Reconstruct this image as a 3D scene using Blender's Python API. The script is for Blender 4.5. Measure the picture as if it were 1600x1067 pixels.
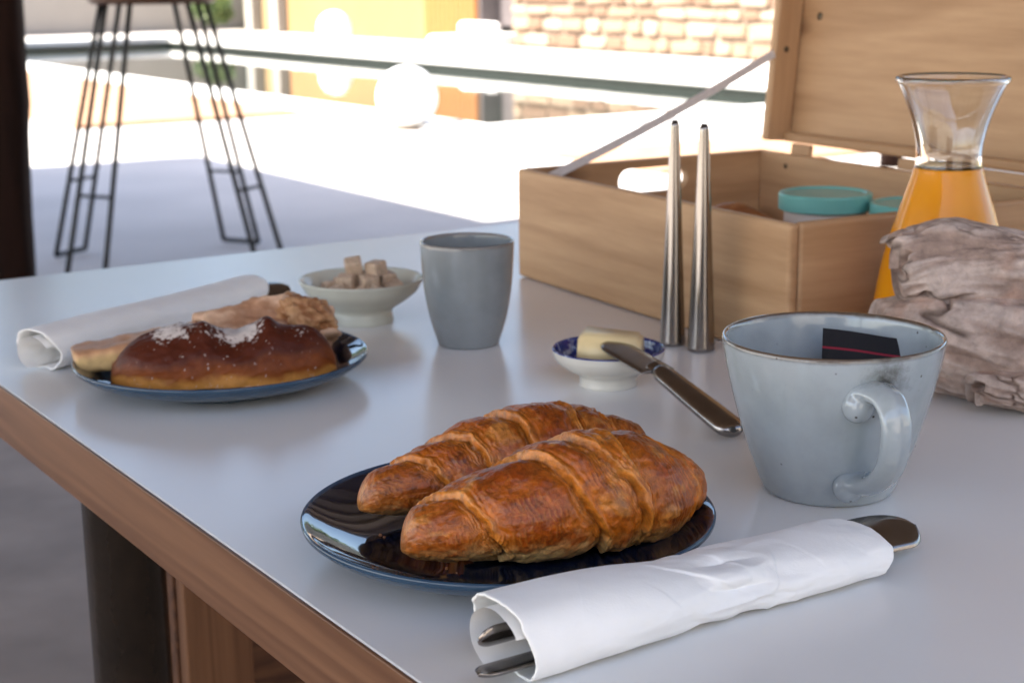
import bpy, bmesh, math, random
import numpy as np
from mathutils import Vector, Matrix

S = bpy.context.scene
for o in list(bpy.data.objects):
    bpy.data.objects.remove(o)
COL = S.collection
R = math.radians
T = 0.75                                    # height of the table top
CAMH = T + 0.29

# ------------------------------------------------------------------ camera
cd = bpy.data.cameras.new('camera')
cam = bpy.data.objects.new('camera', cd)
COL.objects.link(cam)
cd.sensor_width = 36.0
cd.lens = 2519 / 1600 * 36.0
cd.clip_start = 0.05
cd.clip_end = 900
pt, ro = 0.2272, -0.0122
fw = Vector((0, math.cos(pt), -math.sin(pt)))
up = Vector((0, math.sin(pt), math.cos(pt)))
rt = Vector((1, 0, 0))
cx = rt * math.cos(ro) + up * math.sin(ro)
cy = up * math.cos(ro) - rt * math.sin(ro)
cam.matrix_world = Matrix(((cx.x, cy.x, -fw.x, 0), (cx.y, cy.y, -fw.y, 0), (cx.z, cy.z, -fw.z, CAMH), (0, 0, 0, 1)))
cd.dof.use_dof = True
cd.dof.focus_distance = 0.80
cd.dof.aperture_fstop = 14.0
cd.dof.aperture_blades = 7
S.camera = cam

# the plot is laid out along the house: p runs along 33 degrees, q at right angles, away from the camera
TH = R(33.0)
E1 = Vector((math.cos(TH), math.sin(TH), 0))
E2 = Vector((-math.sin(TH), math.cos(TH), 0))
def pq(p, q, z=0.0):
    v = E1 * p + E2 * q
    return Vector((v.x, v.y, z))

# ------------------------------------------------------------------ light
SUN_EL = R(52)
trav = (E1 * 0.98 - E2 * 0.20).normalized()            # the way the sunlight travels over the ground
sd = bpy.data.lights.new('sun', 'SUN')
sun = bpy.data.objects.new('sun', sd)
COL.objects.link(sun)
sd.energy = 4.5
sd.angle = R(0.5)
sd.color = (1.0, 0.95, 0.87)
ldir = Vector((trav.x * math.cos(SUN_EL), trav.y * math.cos(SUN_EL), -math.sin(SUN_EL)))
sun.rotation_euler = ldir.to_track_quat('-Z', 'Y').to_euler()
sun.location = (0, 0, 12)
W = bpy.data.worlds.new('World')
S.world = W
W.use_nodes = True
wn = W.node_tree
sky = wn.nodes.new('ShaderNodeTexSky')
sky.sky_type = 'NISHITA'
sky.sun_disc = False
sky.sun_elevation = SUN_EL
sky.sun_rotation = math.atan2(-trav.x, -trav.y)
sky.air_density = 1.0
sky.dust_density = 2.1
bg = wn.nodes['Background']
bg.inputs['Strength'].default_value = 0.10
wn.links.new(sky.outputs[0], bg.inputs['Color'])
S.view_settings.view_transform = 'Standard'
S.view_settings.look = 'None'
S.view_settings.exposure = 2.5
S.view_settings.gamma = 1.0
S.render.engine = 'CYCLES'
cy_ = S.cycles
cy_.use_denoising = True
try:
    cy_.denoiser = 'OPENIMAGEDENOISE'
except Exception:
    pass
cy_.max_bounces = 10
cy_.diffuse_bounces = 5
cy_.glossy_bounces = 5
cy_.transmission_bounces = 10
cy_.transparent_max_bounces = 12
cy_.caustics_reflective = False
cy_.caustics_refractive = False
cy_.sample_clamp_indirect = 8.0

# ------------------------------------------------------------------ noise
_rng = np.random.RandomState(7)
_TAB = _rng.rand(64, 64, 64)
def vnoise(P, scale=1.0, seed=0):
    """smooth value noise, -1 to 1, P an (n,3) array"""
    P = np.asarray(P, float) * scale + seed * 17.31
    i = np.floor(P).astype(int)
    f = P - i
    f = f * f * (3 - 2 * f)
    i0 = i % 64
    i1 = (i + 1) % 64
    def t(a, b, c):
        return _TAB[a, b, c]
    x0, y0, z0 = i0.T
    x1, y1, z1 = i1.T
    fx, fy, fz = f.T
    c = (t(x0, y0, z0) * (1 - fx) + t(x1, y0, z0) * fx) * (1 - fy) + (t(x0, y1, z0) * (1 - fx) + t(x1, y1, z0) * fx) * fy
    d = (t(x0, y0, z1) * (1 - fx) + t(x1, y0, z1) * fx) * (1 - fy) + (t(x0, y1, z1) * (1 - fx) + t(x1, y1, z1) * fx) * fy
    return (c * (1 - fz) + d * fz) * 2 - 1
def fbm(P, scale=1.0, octs=4, seed=0):
    v = 0
    a = 1.0
    for k in range(octs):
        v = v + a * vnoise(P, scale * 2 ** k, seed + k)
        a *= 0.5
    return v
def sstep(a, b, x):
    t = np.clip((x - a) / (b - a), 0, 1)
    return t * t * (3 - 2 * t)

# ------------------------------------------------------------------ materials
MATS = {}
class NT:
    def __init__(s, name):
        s.m = bpy.data.materials.new(name)
        s.m.use_nodes = True
        s.t = s.m.node_tree
        s.b = s.t.nodes['Principled BSDF']
        MATS[name] = s.m
    def n(s, typ, **kw):
        x = s.t.nodes.new('ShaderNode' + typ)
        for k, v in kw.items():
            if k.startswith('i_'):
                x.inputs[k[2:].replace('_', ' ')].default_value = v
            else:
                setattr(x, k, v)
        return x
    def l(s, a, b):
        s.t.links.new(a, b)
    def set(s, **kw):
        for k, v in kw.items():
            s.b.inputs[k.replace('_', ' ')].default_value = v
        return s
    def coord(s, scale=(1, 1, 1), rot=(0, 0, 0), which='Object'):
        tc = s.n('TexCoord')
        mp = s.n('Mapping')
        mp.inputs['Scale'].default_value = scale
        mp.inputs['Rotation'].default_value = rot
        s.l(tc.outputs[which], mp.inputs['Vector'])
        return mp.outputs[0]
    def noise(s, vec, scale, detail=4, rough=0.55, dist=0.0):
        x = s.n('TexNoise')
        x.inputs['Scale'].default_value = scale
        x.inputs['Detail'].default_value = detail
        x.inputs['Roughness'].default_value = rough
        x.inputs['Distortion'].default_value = dist
        s.l(vec, x.inputs['Vector'])
        return x.outputs[0]
    def ramp(s, fac, stops):
        x = s.n('ValToRGB')
        e = x.color_ramp.elements
        while len(e) < len(stops):
            e.new(0.5)
        for el, (p, c) in zip(e, stops):
            el.position = p
            el.color = (*c, 1) if len(c) == 3 else c
        s.l(fac, x.inputs[0])
        return x.outputs[0]
    def mix(s, fac, a, b, blend='MIX'):
        x = s.n('Mix', data_type='RGBA', blend_type=blend)
        for sock, v in ((x.inputs[0], fac), (x.inputs[6], a), (x.inputs[7], b)):
            if hasattr(v, 'node'):
                s.l(v, sock)
            elif isinstance(v, (tuple, list)):
                sock.default_value = (*v, 1) if len(v) == 3 else v
            else:
                sock.default_value = v
        return x.outputs[2]
    def math(s, op, a, b=0.0, clamp=False):
        x = s.n('Math', operation=op, use_clamp=clamp)
        for sock, v in ((x.inputs[0], a), (x.inputs[1], b)):
            if hasattr(v, 'node'):
                s.l(v, sock)
            else:
                sock.default_value = v
        return x.outputs[0]
    def base(s, sock):
        s.l(sock, s.b.inputs['Base Color'])
    def rough(s, sock):
        s.l(sock, s.b.inputs['Roughness'])
    def bump(s, h, strength=0.3, dist=0.001):
        x = s.n('Bump')
        x.inputs['Strength'].default_value = strength
        x.inputs['Distance'].default_value = dist
        s.l(h, x.inputs['Height'])
        s.l(x.outputs[0], s.b.inputs['Normal'])
        return x

def plain(name, col, rough=0.5, metal=0.0, var=0.08, nscale=8.0, bump=0.0, bscale=60, **kw):
    s = NT(name)
    v = s.coord()
    nz = s.noise(v, nscale)
    d = tuple(max(0, c * (1 - var)) for c in col)
    u = tuple(min(1, c * (1 + var)) for c in col)
    s.base(s.ramp(nz, [(0.3, d), (0.7, u)]))
    s.set(Roughness=rough, Metallic=metal, **kw)
    if bump:
        s.bump(s.noise(v, bscale), bump, 0.002)
    return s.m

def wood(name, light, dark, axis_scale=(1.2, 14, 14), knots=True, rough=0.5, seed=0.0, knot_col=None, contrast=1.0, band=7.0):
    """plain sawn boards: grain runs along the local x axis"""
    s = NT(name)
    tc = s.n('TexCoord')
    oi = s.n('ObjectInfo')
    off = s.n('VectorMath', operation='MULTIPLY_ADD')
    s.l(oi.outputs['Random'], off.inputs[0])
    off.inputs[1].default_value = (3.1, 1.7, 2.3)
    s.l(tc.outputs['Object'], off.inputs[2])
    mp = s.n('Mapping')
    mp.inputs['Location'].default_value = (seed, seed * 0.7, seed * 0.3)
    mp.inputs['Scale'].default_value = axis_scale
    s.l(off.outputs[0], mp.inputs[0])
    big = s.noise(mp.outputs[0], 1.0, 2, 0.5, 0.4)
    wv = s.math('SINE', s.math('MULTIPLY', big, 6.28 * band))
    rings = s.math('MULTIPLY_ADD', wv, 0.5)
    s.t.nodes[-1].inputs[2].default_value = 0.5
    fine = s.noise(mp.outputs[0], 9.0, 5, 0.65)
    f = s.math('ADD', s.math('MULTIPLY', rings, 0.45 * contrast), s.math('MULTIPLY', fine, 0.75))
    mid = tuple((a + b) / 2 for a, b in zip(light, dark))
    c = s.ramp(f, [(0.28, light), (0.62, mid), (0.95, dark)])
    if knots:
        m2 = s.n('Mapping')
        m2.inputs['Scale'].default_value = (0.5, 1.5, 1.5)
        s.l(off.outputs[0], m2.inputs[0])
        vo = s.n('TexVoronoi')
        vo.inputs['Scale'].default_value = 9.0
        s.l(m2.outputs[0], vo.inputs['Vector'])
        k = s.ramp(vo.outputs['Distance'], [(0.07, (1, 1, 1)), (0.17, (0, 0, 0))])
        c = s.mix(s.math('MULTIPLY', k, 0.75), c, knot_col or tuple(x * 0.35 for x in dark))
    s.base(c)
    s.set(Roughness=rough)
    s.bump(fine, 0.12, 0.0006)
    return s.m

def attr_mat(name, rough=0.5, nscale=90, amp=0.35, bump=0.4, bdist=0.0012, bscale=220, sss=0.0, coat=0.0, spec=0.5):
    """colour from the painted attribute Col, broken up by fine noise"""
    s = NT(name)
    a = s.n('Attribute', attribute_name='Col')
    v = s.coord()
    nz = s.noise(v, nscale, 6, 0.62)
    g = s.ramp(nz, [(0.28, (1 - amp,) * 3), (0.72, (1 + amp * 0.6,) * 3)])
    s.base(s.mix(1.0, a.outputs['Color'], g, 'MULTIPLY'))
    s.set(Roughness=rough)
    s.b.inputs['Coat Weight'].default_value = coat
    s.b.inputs['Coat Roughness'].default_value = 0.25
    s.b.inputs['Specular IOR Level'].default_value = spec
    if sss:
        s.b.inputs['Subsurface Weight'].default_value = sss
        s.b.inputs['Subsurface Radius'].default_value = (0.006, 0.002, 0.001)
        s.b.inputs['Subsurface Scale'].default_value = 0.5
    h = s.math('ADD', s.noise(v, bscale, 5, 0.6), s.math('MULTIPLY', s.noise(v, bscale * 0.3, 3), 0.8))
    s.bump(h, bump, bdist)
    return s.m

# table
s = NT('white_laminate')
v = s.coord()
s.base(s.ramp(s.noise(v, 5), [(0.3, (0.77, 0.765, 0.76)), (0.7, (0.80, 0.795, 0.785))]))
s.rough(s.ramp(s.noise(v, 9, 3, 0.5), [(0.0, (0.21,) * 3), (1.0, (0.28,) * 3)]))
s.bump(s.noise(v, 240, 3), 0.03, 0.0004)
wood('edge_wood', (0.175, 0.084, 0.043), (0.10, 0.042, 0.020), (1.0, 26, 26), knots=False, rough=0.42, seed=4)
wood('pine', (0.52, 0.32, 0.172), (0.33, 0.178, 0.082), (1.4, 17, 17), rough=0.5, knot_col=(0.14, 0.06, 0.028), contrast=0.7, band=4.0)
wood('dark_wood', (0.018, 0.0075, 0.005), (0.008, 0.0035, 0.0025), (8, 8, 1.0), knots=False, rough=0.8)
wood('roof_wood', (0.19, 0.135, 0.095), (0.10, 0.07, 0.048), (0.6, 8, 8), knots=False, rough=0.6)
wood('seat_wood', (0.12, 0.055, 0.03), (0.05, 0.022, 0.014), (3, 20, 20), knots=False, rough=0.45)
s = NT('black_varnish')
v = s.coord()
s.base(s.ramp(s.noise(v, 30), [(0.3, (0.012, 0.009, 0.007)), (0.7, (0.02, 0.014, 0.010))]))
s.set(Roughness=0.14)
s.b.inputs['Specular IOR Level'].default_value = 0.3
s.bump(s.noise(v, 60, 3), 0.35, 0.002)

# ceramics
s = NT('navy_glaze')
tc = s.n('TexCoord')
sp = s.n('SeparateXYZ')
s.l(tc.outputs['Object'], sp.inputs[0])
rad = s.math('SQRT', s.math('ADD', s.math('MULTIPLY', sp.outputs[0], sp.outputs[0]), s.math('MULTIPLY', sp.outputs[1], sp.outputs[1])))
rim = s.ramp(rad, [(0.1022, (0, 0, 0)), (0.1040, (1, 1, 1))])
c = s.mix(rim, (0.006, 0.010, 0.026), (0.05, 0.12, 0.22))
s.base(c)
s.set(Roughness=0.05)
s.b.inputs['Coat Weight'].default_value = 0.3
s = NT('navy_outside')
v = s.coord()
s.base(s.ramp(s.noise(v, 20), [(0.3, (0.018, 0.045, 0.085)), (0.7, (0.03, 0.065, 0.115))]))
s.set(Roughness=0.12)

def stoneware(name, body, rim_z, rim_col, rough=0.12, speck=True, stain=None):
    s = NT(name)
    tc = s.n('TexCoord')
    v = tc.outputs['Object']
    sp = s.n('SeparateXYZ')
    s.l(v, sp.inputs[0])
    n1 = s.noise(v, 22, 5, 0.6)
    c = s.ramp(n1, [(0.25, tuple(x * 0.80 for x in body)), (0.55, body), (0.8, tuple(min(1, x * 1.10) for x in body))])
    n2 = s.noise(v, 46, 4, 0.7)
    zz = s.math('ADD', sp.outputs[2], s.math('MULTIPLY', s.math('SUBTRACT', n2, 0.5), 0.0035))
    rm = s.ramp(s.math('DIVIDE', zz, rim_z), [(0.962, (0, 0, 0)), (0.992, (1, 1, 1))])
    c = s.mix(rm, c, rim_col)
    if speck:
        vo = s.n('TexVoronoi')
        vo.inputs['Scale'].default_value = 130
        s.l(v, vo.inputs['Vector'])
        d = s.ramp(vo.outputs['Distance'], [(0.05, (1, 1, 1)), (0.13, (0, 0, 0))])
        pick = s.ramp(s.noise(v, 60, 2), [(0.56, (0, 0, 0)), (0.62, (1, 1, 1))])
        c = s.mix(s.math('MULTIPLY', d, pick), c, (0.05, 0.035, 0.03))
    if stain:
        dd = s.n('VectorMath', operation='DISTANCE')
        s.l(v, dd.inputs[0])
        dd.inputs[1].default_value = stain
        wet = s.math('ADD', dd.outputs['Value'], s.math('MULTIPLY', s.math('SUBTRACT', s.noise(v, 120, 4, 0.7), 0.5), 0.030))
        c = s.mix(s.ramp(wet, [(0.0015, (0.9,) * 3), (0.0075, (0.45,) * 3), (0.016, (0, 0, 0))]), c, (0.055, 0.05, 0.038))
        drip = s.noise(s.coord((1, 1, 0.12)), 34, 4, 0.6)
        c = s.mix(s.ramp(drip, [(0.52, (0, 0, 0)), (0.72, (0.5,) * 3)]), c, tuple(x * y for x, y in zip(body, (0.74, 0.78, 0.70))))
    s.base(c)
    s.set(Roughness=rough)
    s.b.inputs['Coat Weight'].default_value = 0.4
    s.b.inputs['Coat Roughness'].default_value = 0.05
    s.bump(s.noise(v, 45, 3), 0.12, 0.0012)
    return s.m
stoneware('mug_glaze', (0.345, 0.385, 0.41), 0.0896, (0.10, 0.07, 0.05), stain=(0.0180, -0.0570, 0.0760))
stoneware('tumbler_glaze', (0.235, 0.257, 0.268), 0.083, (0.16, 0.14, 0.125), rough=0.2, speck=False)
plain('celadon', (0.56, 0.56, 0.48), 0.22, var=0.04, nscale=30)
plain('cream_china', (0.66, 0.63, 0.56), 0.14, var=0.04, nscale=30)
s = NT('cobalt_pattern')
v = s.coord()
f = s.ramp(s.noise(v, 130, 3, 0.5, 1.5), [(0.50, (0.012, 0.022, 0.18)), (0.60, (0.04, 0.07, 0.28)), (0.66, (0.35, 0.40, 0.55))])
s.base(f)
s.set(Roughness=0.12)

# metal, glass, paper
s = NT('brushed_steel')
v = s.coord((1, 1, 0.04))
s.base(s.ramp(s.noise(v, 500), [(0.3, (0.27, 0.24, 0.22)), (0.7, (0.34, 0.31, 0.285))]))
s.set(Metallic=1.0, Roughness=0.20)
s = NT('cutlery_steel')
v = s.coord()
s.base(s.ramp(s.noise(v, 80), [(0.3, (0.24, 0.215, 0.20)), (0.7, (0.30, 0.275, 0.255))]))
s.set(Metallic=1.0)
s.rough(s.ramp(s.noise(v, 120, 5), [(0.3, (0.16,) * 3), (0.7, (0.27,) * 3)]))
plain('black_steel', (0.02, 0.019, 0.018), 0.45, metal=0.2)
plain('screw_metal', (0.10, 0.075, 0.05), 0.4, metal=0.8)
s = NT('clear_glass')
v = s.coord()
s.base(s.ramp(s.noise(v, 3), [(0.3, (0.97, 0.985, 0.98)), (0.7, (0.99, 0.995, 0.99))]))
s.set(Roughness=0.0, IOR=1.46)
s.b.inputs['Transmission Weight'].default_value = 1.0
s = NT('orange_juice')
v = s.coord()
s.base(s.ramp(s.noise(v, 25, 5), [(0.3, (0.62, 0.225, 0.0008)), (0.7, (0.68, 0.26, 0.0015))]))
s.set(Roughness=0.25)
s.b.inputs['Specular IOR Level'].default_value = 0.2
s.b.inputs['Coat Weight'].default_value = 0.35
s.b.inputs['Coat Roughness'].default_value = 0.02
s.b.inputs['Subsurface Weight'].default_value = 0.15
s.b.inputs['Subsurface Radius'].default_value = (0.02, 0.008, 0.001)
s = NT('paper_napkin')
v = s.coord()
s.base(s.ramp(s.noise(v, 40, 5), [(0.3, (0.86, 0.86, 0.85)), (0.7, (0.90, 0.90, 0.895))]))
s.set(Roughness=0.85)
s.b.inputs['Subsurface Weight'].default_value = 0.15
s.b.inputs['Subsurface Radius'].default_value = (0.004, 0.004, 0.004)
vo = s.n('TexVoronoi')
vo.inputs['Scale'].default_value = 42
ds = s.n('VectorMath', operation='MULTIPLY_ADD')
s.l(s.noise(v, 28, 2), ds.inputs[0])
ds.inputs[1].default_value = (0.03, 0.02, 0.025)
s.l(v, ds.inputs[2])
s.l(ds.outputs[0], vo.inputs['Vector'])
wr = s.math('MULTIPLY', vo.outputs['Distance'], s.ramp(s.noise(v, 16, 2), [(0.40, (0.15,) * 3), (0.62, (1.0,) * 3)]))
s.bump(s.math('ADD', s.math('MULTIPLY', s.noise(v, 900, 2), 0.10), wr), 0.34, 0.0035)
s = NT('strap_webbing')
v = s.coord()
s.base(s.ramp(s.noise(v, 300), [(0.3, (0.60, 0.56, 0.55)), (0.7, (0.72, 0.68, 0.67))]))
s.set(Roughness=0.7)
s = NT('packet_foil')
tc = s.n('TexCoord')
sp = s.n('SeparateXYZ')
s.l(tc.outputs['Object'], sp.inputs[0])
zz = s.math('ABSOLUTE', s.math('SUBTRACT', s.math('ADD', sp.outputs[2], s.math('MULTIPLY', sp.outputs[0], 0.06)), 0.0510))
st = s.ramp(s.math('MULTIPLY', zz, 400), [(0.22, (1, 1, 1)), (0.30, (0, 0, 0))])
c = s.mix(st, (0.010, 0.008, 0.009), (0.26, 0.012, 0.03))
s.base(c)
s.set(Roughness=0.45)
s.b.inputs['Specular IOR Level'].default_value = 0.15
s.bump(s.noise(tc.outputs['Object'], 70, 3), 0.3, 0.002)
plain('turquoise_plastic', (0.17, 0.45, 0.40), 0.35, var=0.03)
plain('jar_white', (0.70, 0.62, 0.55), 0.3, var=0.05)

# food
attr_mat('croissant_crust', rough=0.34, nscale=240, amp=0.55, bump=0.85, bdist=0.0011, bscale=300, sss=0.05, coat=0.12, spec=0.40)
attr_mat('pastry_crust', rough=0.46, nscale=110, amp=0.22, bump=0.3, bdist=0.0009, bscale=240, coat=0.03, spec=0.16)
plain('butter', (0.80, 0.62, 0.33), 0.4, var=0.05, nscale=60, bump=0.15, bscale=120)
plain('brown_sugar', (0.56, 0.41, 0.29), 0.6, var=0.2, nscale=300, bump=0.7, bscale=700)
plain('bread', (0.33, 0.13, 0.045), 0.5, var=0.25, nscale=30, bump=0.3)
plain('sugar_dust', (0.82, 0.78, 0.76), 0.9, var=0.05, nscale=200, bump=0.6, bscale=500)
attr_mat('driftwood_bark', rough=0.8, nscale=90, amp=0.38, bump=0.9, bdist=0.0022, bscale=190)

# outdoors
s = NT('paving')
v = s.coord()
s.base(s.mix(s.ramp(s.noise(v, 180, 3), [(0.4, (0, 0, 0)), (0.7, (0.35,) * 3)]), s.ramp(s.noise(v, 1.1, 6), [(0.3, (0.43, 0.395, 0.37)), (0.7, (0.54, 0.495, 0.46))]), (0.40, 0.38, 0.37)))
s.set(Roughness=0.8)
s.bump(s.noise(v, 90, 4), 0.2, 0.003)
plain('terrain', (0.22, 0.19, 0.11), 0.95, var=0.35, nscale=0.4, bump=0.5, bscale=3)
plain('dimmed_floor_taupe', (0.29, 0.235, 0.20), 0.7, var=0.25, nscale=3, bump=0.3, bscale=40)  # tone holds the light falloff on the floor near the table
plain('pale_stone', (0.66, 0.64, 0.60), 0.7, var=0.1, nscale=3, bump=0.2)
plain('deck_terracotta', (0.36, 0.20, 0.11), 0.75, var=0.2, nscale=4, bump=0.2)
plain('pool_tile', (0.16, 0.23, 0.21), 0.25, var=0.2, nscale=5)
plain('waterline_tile', (0.012, 0.014, 0.011), 0.3, var=0.2, nscale=9)
s = NT('pool_water')
v = s.coord()
s.base(s.ramp(s.noise(v, 0.6, 3), [(0.3, (0.018, 0.024, 0.020)), (0.7, (0.026, 0.032, 0.026))]))
s.set(Roughness=0.02, IOR=1.333)
s.bump(s.noise(v, 3.0, 3), 0.05, 0.02)
plain('ochre_render', (0.27, 0.135, 0.050), 0.85, var=0.08, nscale=1.5, bump=0.2)
wood('ochre_board', (0.27, 0.105, 0.022), (0.20, 0.075, 0.016), (8, 8, 0.8), knots=False, rough=0.6)
plain('cream_render', (0.25, 0.17, 0.08), 0.85, var=0.06, nscale=1.5, bump=0.2)
plain('white_render', (0.27, 0.25, 0.22), 0.85, var=0.05, nscale=1.5, bump=0.2)
plain('fill_wall_render', (0.80, 0.74, 0.64), 0.9, var=0.04, nscale=1.5, bump=0.2)
plain('door_grey', (0.10, 0.085, 0.085), 0.5, var=0.1)
plain('added_door_glass', (0.03, 0.03, 0.032), 0.15, var=0.05)
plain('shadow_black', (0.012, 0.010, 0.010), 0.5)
plain('mortar', (0.28, 0.22, 0.165), 0.95, var=0.1, nscale=8)
for k, c in enumerate([(0.215, 0.145, 0.092), (0.25, 0.18, 0.12), (0.15, 0.09, 0.055), (0.28, 0.215, 0.155)]):
    plain('wall_stone_%d' % k, c, 0.9, var=0.2, nscale=7, bump=0.5, bscale=20)
plain('lamp_globe', (0.84, 0.83, 0.81), 0.3, var=0.02)
plain('white_cloth', (0.80, 0.79, 0.77), 0.9, var=0.04)
s = NT('foliage')
oi = s.n('ObjectInfo')
ge = s.n('NewGeometry')
c = s.ramp(ge.outputs['Random Per Island'], [(0.0, (0.035, 0.065, 0.015)), (0.5, (0.06, 0.10, 0.022)), (1.0, (0.11, 0.14, 0.03))])
s.base(c)
s.set(Roughness=0.6)
plain('bark', (0.13, 0.09, 0.06), 0.9, var=0.3, nscale=12, bump=0.6, bscale=30)
M = MATS
for k_, v_ in (('dark_wood', 0.08), ('black_steel', 0.2), ('edge_wood', 0.25), ('pine', 0.3), ('seat_wood', 0.2), ('driftwood_bark', 0.15)):
    MATS[k_].node_tree.nodes['Principled BSDF'].inputs['Specular IOR Level'].default_value = v_

# ------------------------------------------------------------------ object helpers
def link(name, me, mat=None, parent=None, loc=(0, 0, 0), rot=None, smooth=False):
    if mat and len(me.materials) == 0:
        me.materials.append(M[mat] if isinstance(mat, str) else mat)
    if smooth:
        me.polygons.foreach_set('use_smooth', [True] * len(me.polygons))
    o = bpy.data.objects.new(name, me)
    COL.objects.link(o)
    o.location = loc
    if rot is not None:
        o.rotation_euler = rot
    if parent:
        o.parent = parent
    return o
def tag(o, label, cat, group=None):
    o['label'] = label
    o['category'] = cat
    if group:
        o['group'] = group
    return o
def struct(o, kind='structure'):
    o['kind'] = kind
    return o
def empty(name, loc=(0, 0, 0), rz=0.0):
    o = bpy.data.objects.new(name, None)
    COL.objects.link(o)
    o.location = loc
    o.rotation_euler = (0, 0, rz)
    o.empty_display_size = 0.05
    return o
def bm_mesh(bm, name='m'):
    bmesh.ops.recalc_face_normals(bm, faces=bm.faces)
    me = bpy.data.meshes.new(name)
    bm.to_mesh(me)
    bm.free()
    return me
def box_mesh(x0, x1, y0, y1, z0, z1, bev=0.0, seg=2):
    bm = bmesh.new()
    bmesh.ops.create_cube(bm, size=1.0, matrix=Matrix.Translation(((x0 + x1) / 2, (y0 + y1) / 2, (z0 + z1) / 2)) @ Matrix.Diagonal((x1 - x0, y1 - y0, z1 - z0, 1)))
    if bev:
        bmesh.ops.bevel(bm, geom=bm.edges[:] + bm.verts[:], offset=bev, segments=seg, profile=0.5, affect='EDGES')
    return bm_mesh(bm)
def box(name, x0, x1, y0, y1, z0, z1, mat, parent=None, bev=0.0, **kw):
    return link(name, box_mesh(x0, x1, y0, y1, z0, z1, bev), mat, parent, **kw)
def lathe_mesh(prof, seg=96, closed=False, wob=None):
    """prof: list of (r, z); r = 0 at an end closes it"""
    vs, fs, rows = [], [], []
    for k, (r, z) in enumerate(prof):
        if r <= 1e-6:
            rows.append([len(vs)])
            vs.append((0, 0, z))
        else:
            row = []
            for j in range(seg):
                a = 2 * math.pi * j / seg
                rr = r * (1 + (wob(a, z) if wob else 0))
                row.append(len(vs))
                vs.append((rr * math.cos(a), rr * math.sin(a), z))
            rows.append(row)
    pairs = list(zip(rows[:-1], rows[1:]))
    if closed:
        pairs.append((rows[-1], rows[0]))
    for a, b in pairs:
        if len(a) == 1 and len(b) == 1:
            continue
        for j in range(seg):
            k = (j + 1) % seg
            if len(a) == 1:
                fs.append((a[0], b[k], b[j]))
            elif len(b) == 1:
                fs.append((a[j], a[k], b[0]))
            else:
                fs.append((a[j], a[k], b[k], b[j]))
    me = bpy.data.meshes.new('lathe')
    me.from_pydata(vs, [], fs)
    bm = bmesh.new()
    bm.from_mesh(me)
    bmesh.ops.recalc_face_normals(bm, faces=bm.faces)
    bm.to_mesh(me)
    bm.free()
    return me
def smooth_prof(pts, n=8):
    """Catmull-Rom through the profile points"""
    P = [np.array(p, float) for p in pts]
    P = [2 * P[0] - P[1]] + P + [2 * P[-1] - P[-2]]
    out = []
    for i in range(1, len(P) - 2):
        for k in range(n):
            t = k / n
            a, b, c, d = P[i - 1], P[i], P[i + 1], P[i + 2]
            q = 0.5 * ((2 * b) + (c - a) * t + (2 * a - 5 * b + 4 * c - d) * t * t + (3 * b - a - 3 * c + d) * t ** 3)
            out.append(tuple(q))
    out.append(tuple(P[-2]))
    return out
def grid_mesh(V, nu, nv, wrap_v=False, cap=False, cols=None, flip=False):
    """V (nu*nv,3), row-major by u"""
    fs = []
    mv = nv if wrap_v else nv - 1
    i, j = np.meshgrid(np.arange(nu - 1), np.arange(mv), indexing='ij')
    i, j = i.ravel(), j.ravel()
    k = (j + 1) % nv
    F = np.stack([i * nv + j, (i + 1) * nv + j, (i + 1) * nv + k, i * nv + k], 1)
    if flip:
        F = F[:, ::-1]
    fs = F.tolist()
    if cap:
        a = list(range(nv))
        b = list(range((nu - 1) * nv, nu * nv))
        fs.append(a if not flip else a[::-1])
        fs.append(b[::-1] if not flip else b)
    me = bpy.data.meshes.new('grid')
    me.from_pydata(V.tolist(), [], fs)
    if cols is not None:
        ca = me.color_attributes.new('Col', 'FLOAT_COLOR', 'POINT')
        c4 = np.concatenate([cols, np.ones((len(cols), 1))], 1).astype(np.float32)
        ca.data.foreach_set('color', c4.ravel())
    return me
def frames(path):
    path = np.asarray(path, float)
    tg = np.gradient(path, axis=0)
    tg /= np.linalg.norm(tg, axis=1)[:, None]
    return path, tg
def sweep(path, sect, upv=(0, 0, 1), cap=True, cols=None):
    """sect(i, tangent) -> (nv,2) section points in (side, up)"""
    path, tg = frames(path)
    V = []
    upv = np.array(upv, float)
    for i, (p, t) in enumerate(zip(path, tg)):
        sd_ = np.cross(t, upv)
        sd_ /= np.linalg.norm(sd_) + 1e-9
        u = np.cross(sd_, t)
        q = sect(i)
        V.append(p + q[:, :1] * sd_ + q[:, 1:] * u)
    nv = len(V[0])
    return grid_mesh(np.concatenate(V), len(path), nv, wrap_v=True, cap=cap, cols=cols)
def rod_mesh(pts, r, seg=10, n=1):
    a = np.linspace(0, 2 * math.pi, seg, endpoint=False)
    c = np.stack([np.cos(a), np.sin(a)], 1) * r
    d = np.array(pts[-1]) - np.array(pts[0])
    upv = (0, 0, 1) if abs(d[2]) < 0.8 * np.linalg.norm(d) else (0, 1, 0)
    return sweep(pts, lambda i: c, upv)
def join_meshes(ms):
    bm = bmesh.new()
    for m in ms:
        bm.from_mesh(m)
    return bm_mesh(bm)
def copy_tree(o, parent=None):
    c = o.copy()
    COL.objects.link(c)
    c.parent = parent
    for ch in list(o.children):
        copy_tree(ch, c)
    return c
def quad_sheet(name, x0, x1, y0, y1, z, mat, n=1):
    me = bpy.data.meshes.new(name)
    me.from_pydata([(x0, y0, z), (x1, y0, z), (x1, y1, z), (x0, y1, z)], [], [(0, 1, 2, 3)])
    return link(name, me, mat)
def poly_sheet(name, pts, mat):
    me = bpy.data.meshes.new(name)
    me.from_pydata([tuple(p) for p in pts], [], [tuple(range(len(pts)))])
    return link(name, me, mat)
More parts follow.
